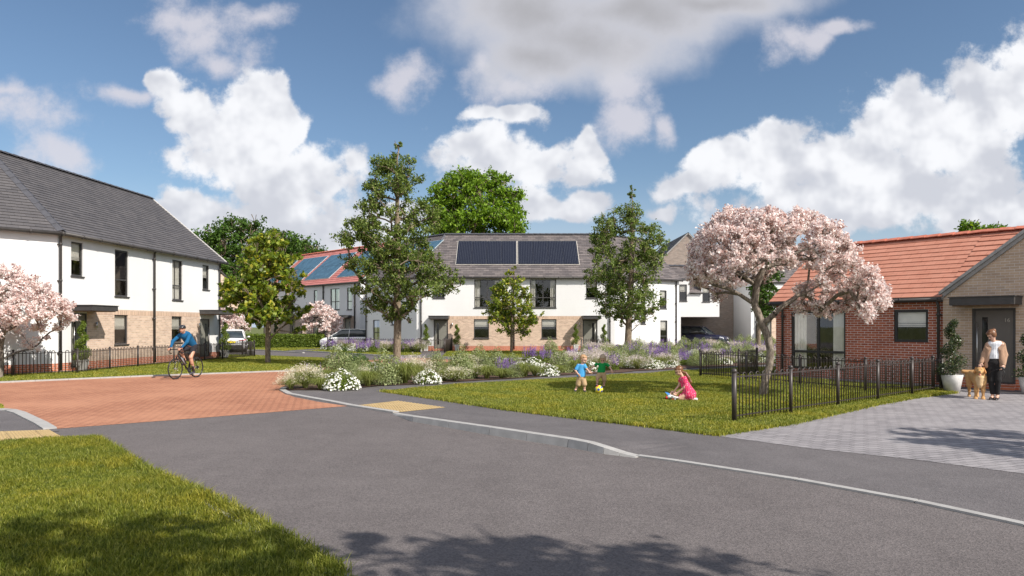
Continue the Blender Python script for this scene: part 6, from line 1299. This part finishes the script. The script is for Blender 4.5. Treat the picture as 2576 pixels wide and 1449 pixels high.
def slab(mb, a, b, w_, th=.006): a, b = vec(*a), vec(*b); mb.hexa([tuple(a + vec(-w_, 0, 0)), tuple(a + vec(w_, 0, 0)), tuple(b + vec(w_, 0, 0)), tuple(b + vec(-w_, 0, 0))] + [tuple(a + vec(-w_, 0, th)), tuple(a + vec(w_, 0, th)), tuple(b + vec(w_, 0, th)), tuple(b + vec(-w_, 0, th))])
mb = MB(); slab(mb, q(400, 1035, -.07), q(310, 975, .12), .035); mb.build('wing', PB, tp); mb = MB(); slab(mb, q(480, 1050, -.10), q(640, 1085, -.30), .035); mb.build('wing', PW, tp); mb = MB(); slab(mb, q(640, 1090, -.06), q(560, 1030, -.06), .012); mb.build('tail_fin', PR, tp)
for a in (500, 565): mb = MB(); mb.tube([q(a, 1150, -.10), q(a, 1150, -.085)], .022, 12); mb.build('wheel', PR if a == 500 else PW, tp)
place(tp, 4.05, 16.7, .025)

# ------------------------------------------------------------------ bicycle and rider (local +x is forward, +y is the rider's left)
bd = unit((-.26, -.966, 0)); fcx, fcy = G(441, 954.7); bang = math.atan2(bd[1], bd[0]); bx_, by_ = fcx - bd[0] * 1.0, fcy - bd[1] * 1.0
CARB = plain('graphite_frame', (.035, .034, .038), .3, .3, .6); TYRE = plain('tyre_rubber', (.018, .017, .017), .75); BTAPE = plain('bar_tape', (.02, .018, .018), .7)
bk = thing('bicycle', 'dark road bicycle with drop bars and disc brakes on the red paving', 'bicycle')
for wxx in (0.0, 1.0):
    mb = MB(); c = vec(wxx, 0, .345); circ = lambda r, yv=0, n=40: [tuple(c + vec(r * math.cos(a), yv, r * math.sin(a))) for a in np.linspace(0, 2 * math.pi, n + 1)]
    mb.tube(circ(.331), .0145, 8, cap=False); wl = mb.build('wheel', TYRE, bk); mb = MB(); mb.tube(circ(.309), .011, 6, cap=False); mb.build('rim', CARB, wl)
    mb = MB(); mb.tube([tuple(c + vec(0, -.05, 0)), tuple(c + vec(0, .05, 0))], .022, 10)
    for i in range(24): a = 2 * math.pi * i / 24; mb.tube([tuple(c + vec(0, .03 * (-1) ** i, 0)), tuple(c + vec(.305 * math.cos(a), 0, .305 * math.sin(a)))], .0012, 3)
    mb.tube(circ(.075, .035, 20), .004, 4, cap=False); mb.build('hub_and_spokes', STEEL, wl)
BB, ST, HT, HB, SA = (.41, 0, .28), (.235, 0, .80), (.83, 0, .93), (.865, 0, .80), (.20, 0, .99)
mb = MB(); mb.tube([BB, ST], .017, 8); mb.tube([ST, (.81, 0, .90)], .016, 8); mb.tube([BB, (.86, 0, .80)], .022, 8); mb.tube([HB, HT], .021, 8)
for s in (-1, 1): mb.tube([(0, .06 * s, .345), (.39, .03 * s, .285)], .010, 6); mb.tube([(0, .06 * s, .345), (.235, .015 * s, .74)], .008, 6)
mb.build('frame', CARB, bk); mb = MB()
for s in (-1, 1): mb.tube([(.87, .045 * s, .76), (.93, .055 * s, .55), (1.0, .055 * s, .345)], .012, 6)
mb.tube([(.87, -.045, .76), (.87, .045, .76)], .018, 6); mb.build('fork', CARB, bk)
mb = MB(); mb.tube([ST, SA], .013, 8); mb.build('seat_post', CARB, bk); blob('saddle', [('c', (.10, .0, 1.0), (.32, 0, 1.0), .05, .018, (1, 1.2, .5)), ('c', (.10, -.05, 1.0), (.10, .05, 1.0), .03, .03, (1, 1, .7))], .007, LEATHER, bk)
mb = MB(); mb.tube([HT, (.835, 0, .965), (.92, 0, .975)], .014, 8); mb.tube([(.92, -.20, .975), (.92, .20, .975)], .014, 8)
for s in (-1, 1): mb.tube([(.92, .20 * s, .975), (.98, .205 * s, .975), (1.02, .21 * s, .945), (1.02, .215 * s, .89), (.97, .22 * s, .85), (.90, .22 * s, .845)], .014, 7); mb.tube([(.98, .205 * s, .985), (1.03, .205 * s, 1.02)], .018, 7); mb.tube([(1.02, .21 * s, 1.0), (1.045, .21 * s, .90)], .006, 5)
mb.build('handlebar', BTAPE, bk); mb = MB(); mb.tube([(.41, .055, .28), (.41, .062, .28)], .095, 22); mb.tube([(0, .045, .345), (0, .06, .345)], .05, 16); mb.tube([(.0, .05, .40), (.41, .058, .375)], .004, 4); mb.tube([(.0, .05, .26), (.41, .058, .185)], .004, 4); mb.build('drivetrain', TYRE, bk)
PL, PRr = (.41 - .06, .115, .28 - .16), (.41 + .06, -.115, .28 + .16)
for pd, yy_ in ((PL, .075), (PRr, -.075)): mb = MB(); mb.tube([(.41, yy_, .28), (pd[0], yy_, pd[2])], .011, 6); mb.box((pd[0], pd[1], pd[2]), (.09, .08, .018)); mb.build('pedal_crank', CARB, bk)
mb = MB(); a, b = vec(.58, 0, .50), vec(.70, 0, .66); mb.tube([a, b, b + (b - a) * .15, b + (b - a) * .3], [.036, .036, .022, .018], 12); mb.build('water_bottle', plain('bottle_grey', (.28, .28, .30), .4), bk)
place(bk, bx_, by_, 0, bang)
rd = person('cyclist in a blue long-sleeved jersey, black shorts and black helmet', 0, 0)
hip, chest, nk = vec(.20, 0, 1.06), vec(.50, 0, 1.42), vec(.58, 0, 1.50); hc = vec(.68, .0, 1.635); hd_, p, R = head(hc, (.93, .30, -.12), .235)
shl, shr, ell, elr, wl_, wr_ = vec(.56, .19, 1.44), vec(.56, -.19, 1.44), vec(.79, .27, 1.22), vec(.80, -.27, 1.24), vec(.965, .215, 1.035), vec(.965, -.215, 1.035)
knl, anl, knr, anr = vec(.42, .12, .70), vec(.28, .115, .24), vec(.60, -.12, .93), vec(.42, -.115, .54)
pr = hd_ + [('c', nk, hc + vec(-.03, 0, -.06), .06, .058), ('c', hip, chest, .125, .145, (1, 1.1, 1)), ('c', shl, ell, .052, .042), ('c', ell, wl_, .04, .028), ('c', shr, elr, .052, .042), ('c', elr, wr_, .04, .028),
            ('c', hip + vec(.02, .09, -.02), knl, .095, .062), ('c', knl, anl + vec(0, 0, .08), .060, .036), ('c', hip + vec(.02, -.09, -.02), knr, .095, .062), ('c', knr, anr + vec(0, 0, .08), .060, .036), ('c', anl + vec(0, 0, .08), anl, .035, .033), ('c', anr + vec(0, 0, .08), anr, .035, .033),
            ('c', knl + vec(-.02, 0, -.10), knl + vec(-.05, 0, -.2), .058, .052)]
pr += hand(wl_, (.9, -.05, -.25), (-.1, -1, .3), (.1, -.2, -1), 1.0, 1.5) + hand(wr_, (.9, .05, -.25), (-.1, 1, .3), (.1, .2, -1), 1.0, 1.5)
blob('body', pr, .0085, SKINT, rd, .025); face_bits(rd, p, R, .235)
blob('jersey', [('c', hip + vec(-.0, 0, .04), chest, .145, .160, (1, 1.1, 1)), ('c', chest, nk + vec(-.02, 0, -.01), .13, .075, (1, 1.1, 1)), ('c', chest + vec(.03, -.12, 0), chest + vec(.03, .12, 0), .085, .085), ('c', shl, ell, .068, .053), ('c', ell, wl_ + vec(-.02, 0, .02), .052, .038), ('c', shr, elr, .068, .053), ('c', elr, wr_ + vec(-.02, 0, .02), .052, .038)], .010, BLUEJ, rd, .04, [(hip + vec(0, 0, -.05), (-.3, 0, -1))])
blob('shorts', [('c', hip + vec(0, 0, .03), hip + vec(.03, 0, -.02), .140, .125, (1, 1.1, 1)), ('c', hip + vec(.02, .09, -.02), hip * .25 + knl * .75, .112, .080), ('c', hip + vec(.02, -.09, -.02), hip * .25 + knr * .75, .112, .080)], .010, LYCRA, rd, .03)
for kn, an, pd in ((knl, anl, PL), (knr, anr, PRr)):
    blob('sock', [('c', an + (kn - an) * .32, an, .043, .042)], .008, LEATHER, rd); t_ = vec(pd[0], an[1], pd[2]); blob('shoe', [('c', an + vec(-.04, 0, -.045), t_ + vec(.02, 0, .045), .038, .038), ('c', t_ + vec(.02, 0, .045), t_ + vec(.10, 0, .03), .038, .026)], .008, plain('cycling_shoe', (.06, .06, .07), .35), rd, .02)
for w_, s in ((wl_, 1), (wr_, -1)): blob('glove', [('c', w_ + vec(-.02, 0, .01), w_ + vec(.055, -.008 * s, -.005), .036, .042, (1, 1, .8))], .007, SOCK, rd)
hm = blob('helmet', [('e', p(0, -.10, .26), (.44 * .235, .60 * .235, .36 * .235), R)], .008, plain('helmet_black', (.02, .02, .022), .25, 0, .7), rd, .01, [(p(0, 0, .12), tuple(-R[:, 2] * 1.0 + R[:, 1] * .12))])
mb = MB()
for o_ in (-.22, -.08, .08, .22): mb.tube([p(o_, .30, .44), p(o_ * 1.1, 0, .615 - abs(o_) * .3), p(o_, -.35, .56), p(o_ * .8, -.6, .36)], .010, 5)
mb.build('helmet_rib', plain('helmet_rib_grey', (.10, .10, .11), .3), hm); mb = MB()
for s in (-1, 1): mb.tube([p(.34 * s, -.05, .15), p(.27 * s, .06, -.28), p(0, .14, -.47)], .006, 5)
mb.build('chin_strap', LEATHER, rd); place(rd, bx_, by_, 0, bang)

# ------------------------------------------------------------------ cars (local +x is forward)
CARG = plain('car_glass', (.03, .04, .045), .05, 0, .8, var=.3, scale=2); TRIM = plain('black_trim', (.02, .02, .021), .5); ALLOY = plain('alloy', (.55, .55, .56), .25, .9); LENS = plain('headlamp_lens', (.75, .78, .82), .08, .2, .9); TAIL = plain('tail_lens', (.45, .015, .015), .12, 0, .8)
def car(name, label, L, Wd, H, paint, suv=False, belt=.62, hood=.25, wr_=.34, wb=.60, plate=None, ws=(.30, .14), rear=(-.30, -.46), grille=True, kidney=False):
    t = thing('parked_car', label, 'car', group=None); hw = Wd / 2; zb = .24 if suv else .19; bz = H * belt; xf, xr = L / 2, -L / 2
    st = [(xr, zb + .16, bz - .14, .86), (xr + .05, zb + .06, bz - .02, .93), (xr + .25, zb, bz + .0, .985), (xr + L * .25, zb, bz + .0, 1), (0, zb, bz - .01, 1), (L * .20, zb, bz - .02, 1), (L * ws[0], zb, bz - .03, .99), (L * .40, zb, bz - .09, .97), (xf - .18, zb + .01, bz - .17, .93), (xf - .04, zb + .05, bz - .27, .86), (xf, zb + .12, bz - .36, .80)]
    rings = []
    for (x, z0, z1, k) in st:
        w = hw * k; m = (z0 + z1) / 2; half = [(0, z0), (w * .86, z0), (w * .97, z0 + .10), (w, m), (w * .985, z1 - .12), (w * .93, z1 - .02), (w * .80, z1 + .015), (0, z1 + .04)]
        rings.append([(x, y, z) for y, z in half] + [(x, -y, z) for y, z in half[-2:0:-1]])
    def loft(mb, rings, mat=0):
        b = len(mb.v); n = len(rings[0])
        for r in rings: mb.v += r
        mb.idx([(i * n + k, i * n + (k + 1) % n, (i + 1) * n + (k + 1) % n, (i + 1) * n + k) for i in range(len(rings) - 1) for k in range(n)], b, mat, True); mb.idx([tuple(range(n))[::-1], tuple((len(rings) - 1) * n + k for k in range(n))], b, mat)
    mb = MB(); loft(mb, rings); bo = mb.build('body', paint, t)
    def gh(x, z, w, k): return [(x, 0, bz - .05), (x, w, bz - .05), (x, w * (1 - .16 * k), bz + (z - bz) * .75), (x, w * (1 - .26 * k), z - .02), (x, 0, z + .015), (x, -w * (1 - .26 * k), z - .02), (x, -w * (1 - .16 * k), bz + (z - bz) * .75), (x, -w, bz - .05)]
    a, b, c, d = L * ws[0], L * ws[1], L * rear[0], L * rear[1]; w = hw * .93
    mb = MB(); loft(mb, [gh(d, bz + .02, w, .1), gh(d * .97 + c * .03, bz + (H - bz) * .12, w, .2), gh(c, H - .05, w, 1), gh(c * .6 + b * .4, H, w, 1), gh(b, H - .03, w, 1), gh(a, bz + .02, w, .1)]); mb.build('windows', CARG, t)
    mb = MB(); top = [(c - .04, H - .045), (c * .6 + b * .4, H + .008), (b + .02, H - .02)]; R2 = []
    for x, z in top: R2.append([(x, w * .76, z - .035), (x, w * .72, z + .006), (x, 0, z + .028), (x, -w * .72, z + .006), (x, -w * .76, z - .035), (x, 0, z - .03)])
    loft(mb, R2)
    for s in (-1, 1):
        mb.tube([(a, s * w * .97, bz - .02), (b + .02, s * w * .76, H - .035)], .030, 6); mb.tube([(b + .02, s * w * .76, H - .03), (c * .6 + b * .4, s * w * .76, H - .0), (c, s * w * .76, H - .05), (d, s * w * .95, bz + .0)], [.022, .022, .034, .05], 6)
        xm = (a + c) / 2 - .1; mb.tube([(xm, s * w * .985, bz - .02), (xm - .05, s * w * .79, H - .03)], .024, 6)
    mb.build('roof', paint, t)
    for s in (-1, 1):
        for x in (L * wb / 2 - .02, -L * wb / 2 + .0):
            mb = MB(); yc = s * (hw * .985); A, B = (x, yc - s * .20, wr_), (x, yc + s * .012, wr_)
            mb.tube([(x, yc - s * .1, wr_), (x, yc + s * .004, wr_)], wr_ + .055, 26, sm=False); mb.build('wheel_arch', TRIM, bo)
            mb = MB(); mb.tube([A, (x, yc, wr_), B], [wr_, wr_, wr_ - .03], 28); wv = mb.build('wheel', TYRE, t)
            mb = MB(); y2 = yc + s * .016
            for k in range(10):
                th = 2 * math.pi * k / 10 + (.10 if k % 2 else -.10); mb.tube([(x, y2 + s * .006, wr_), (x + wr_ * .68 * math.cos(th), y2, wr_ + wr_ * .68 * math.sin(th))], .016, 4)
            cr = [(x + wr_ * .70 * math.cos(q_), y2, wr_ + wr_ * .70 * math.sin(q_)) for q_ in np.linspace(0, 2 * math.pi, 25)]; mb.tube(cr, .016, 5, cap=False); mb.tube([(x, y2 - s * .02, wr_), (x, y2 + s * .016, wr_)], .045, 10); mb.build('rim', ALLOY, wv)
        mb = MB(); mb.ball((a - .22, s * (hw + .08), bz + .06), .10, sc=(.7, 1.0, .62)); mb.tube([(a - .22, s * w, bz + .02), (a - .22, s * (hw + .06), bz + .04)], .02, 5); mb.build('mirror', paint, t)
        mb = MB(); hz = bz - .30; mb.hexa([(xf - .14, s * hw * .80, hz - .05), (xf - .05, s * hw * .52, hz - .06), (xf - .03, s * hw * .52, hz - .06), (xf - .36, s * hw * .985, hz + .01), (xf - .14, s * hw * .80, hz + .07), (xf - .05, s * hw * .50, hz + .04), (xf - .02, s * hw * .50, hz + .03), (xf - .36, s * hw * .975, hz + .12)]); mb.tube([(xf - .07, s * hw * .56, hz - .01), (xf - .19, s * hw * .87, hz + .02), (xf - .36, s * hw * .965, hz + .07)], [.045, .055, .03], 8); mb.build('headlight', LENS, t)
        mb = MB(); tz_ = bz - .14; mb.tube([(xr + .02, s * hw * .50, tz_), (xr + .015, s * hw * .78, tz_ + .01), (xr + .14, s * hw * .97, tz_ + .04)], [.03, .045, .04], 8); mb.build('tail_light', TAIL, t)
        for x in (.05, -L * .17): mb = MB(); mb.tube([(x - .08, s * (hw + .008), bz - .14), (x + .08, s * (hw + .008), bz - .14)], .014, 5); mb.build('door_handle', paint, t)
        mb = MB(); mb.tube([(-L * .34, s * (hw + .002), zb + .06), (L * .3, s * (hw + .002), zb + .06)], .05, 6); mb.build('sill_trim', TRIM, t)
    mb = MB(); mb.box((xf - .02, 0, zb + .16), (.10, Wd * .62, .16)); mb.build('lower_grille', TRIM, t); mb = MB(); mb.box((xr + .02, 0, zb + .17), (.10, Wd * .78, .26)); mb.build('rear_bumper', TRIM, t)
    if kidney:
        for s in (-1, 1):
            mb = MB(); z0 = bz - .38; mb.tube([(xf + .03, s * .03, z0 - .09), (xf + .03, s * .03, z0 + .09), (xf + .01, s * .12, z0 + .12), (xf + .0, s * .23, z0 + .10), (xf + .01, s * .25, z0 - .02), (xf + .03, s * .20, z0 - .10), (xf + .03, s * .03, z0 - .09)], .016, 6); g_ = mb.build('grille', ALLOY, t)
            mb = MB(); mb.box((xf + .01, s * .135, z0), (.03, .20, .18)); mb.build('grille_mesh', TRIM, g_)
    elif grille: mb = MB(); mb.box((xf - .0, 0, bz - .40), (.07, Wd * .44, .14)); mb.build('grille', TRIM, t)
    mb = MB(); mb.box((xr - .036, 0, bz - .24), (.014, .52, .12)); mb.build('number_plate', plain('yellow_plate', (.80, .62, .02), .4), t); mb = MB(); mb.box((xf + .05, 0, zb + .27), (.014, .52, .11)); mb.build('number_plate', plain('white_plate', (.75, .75, .73), .4), t)
    mb = MB(); mb.box((0, 0, .03 + zb), (L * .9, Wd * .8, .12)); mb.build('underbody', TRIM, t); return t
def paintm(n, c): m, t, p = base_mat(n, c, .25, 0, .6); p.inputs['Coat Weight'].default_value = .8; p.inputs['Coat Roughness'].default_value = .03; return m
PWH, PNV = paintm('white_paint', (.72, .72, .72)), paintm('navy_paint', (.012, .014, .045))
c1_ = car('hatch', 'white hatchback parked beyond the far railing, nose to the left', 4.3, 1.82, 1.50, PWH, belt=.60, ws=(.33, .10), rear=(-.33, -.47)); c1_.location = (-13.1, 57.2, 0); c1_.rotation_euler = (0, 0, math.atan2(-.16, -.985))
c2_ = car('estate', 'white estate car seen from behind beyond the railing end, yellow number plate', 4.5, 1.84, 1.50, PWH, belt=.62, ws=(.26, .08), rear=(-.40, -.485)); x_, y_ = (586 - 1288) / 1800 * 49.4, 49.4; c2_.location = (x_, y_, 0); c2_.rotation_euler = (0, 0, math.radians(109))
c3_ = car('suv', 'dark navy SUV parked in the carport under the white flat', 4.7, 1.98, 1.72, PNV, suv=True, belt=.64, ws=(.24, .07), rear=(-.36, -.47), wr_=.38, kidney=True); c3_.location = (14.95, 57.5, 0); c3_.rotation_euler = (0, 0, math.atan2(-.52, .85))
for c_ in (c1_, c2_, c3_): c_['group'] = 'parked cars'
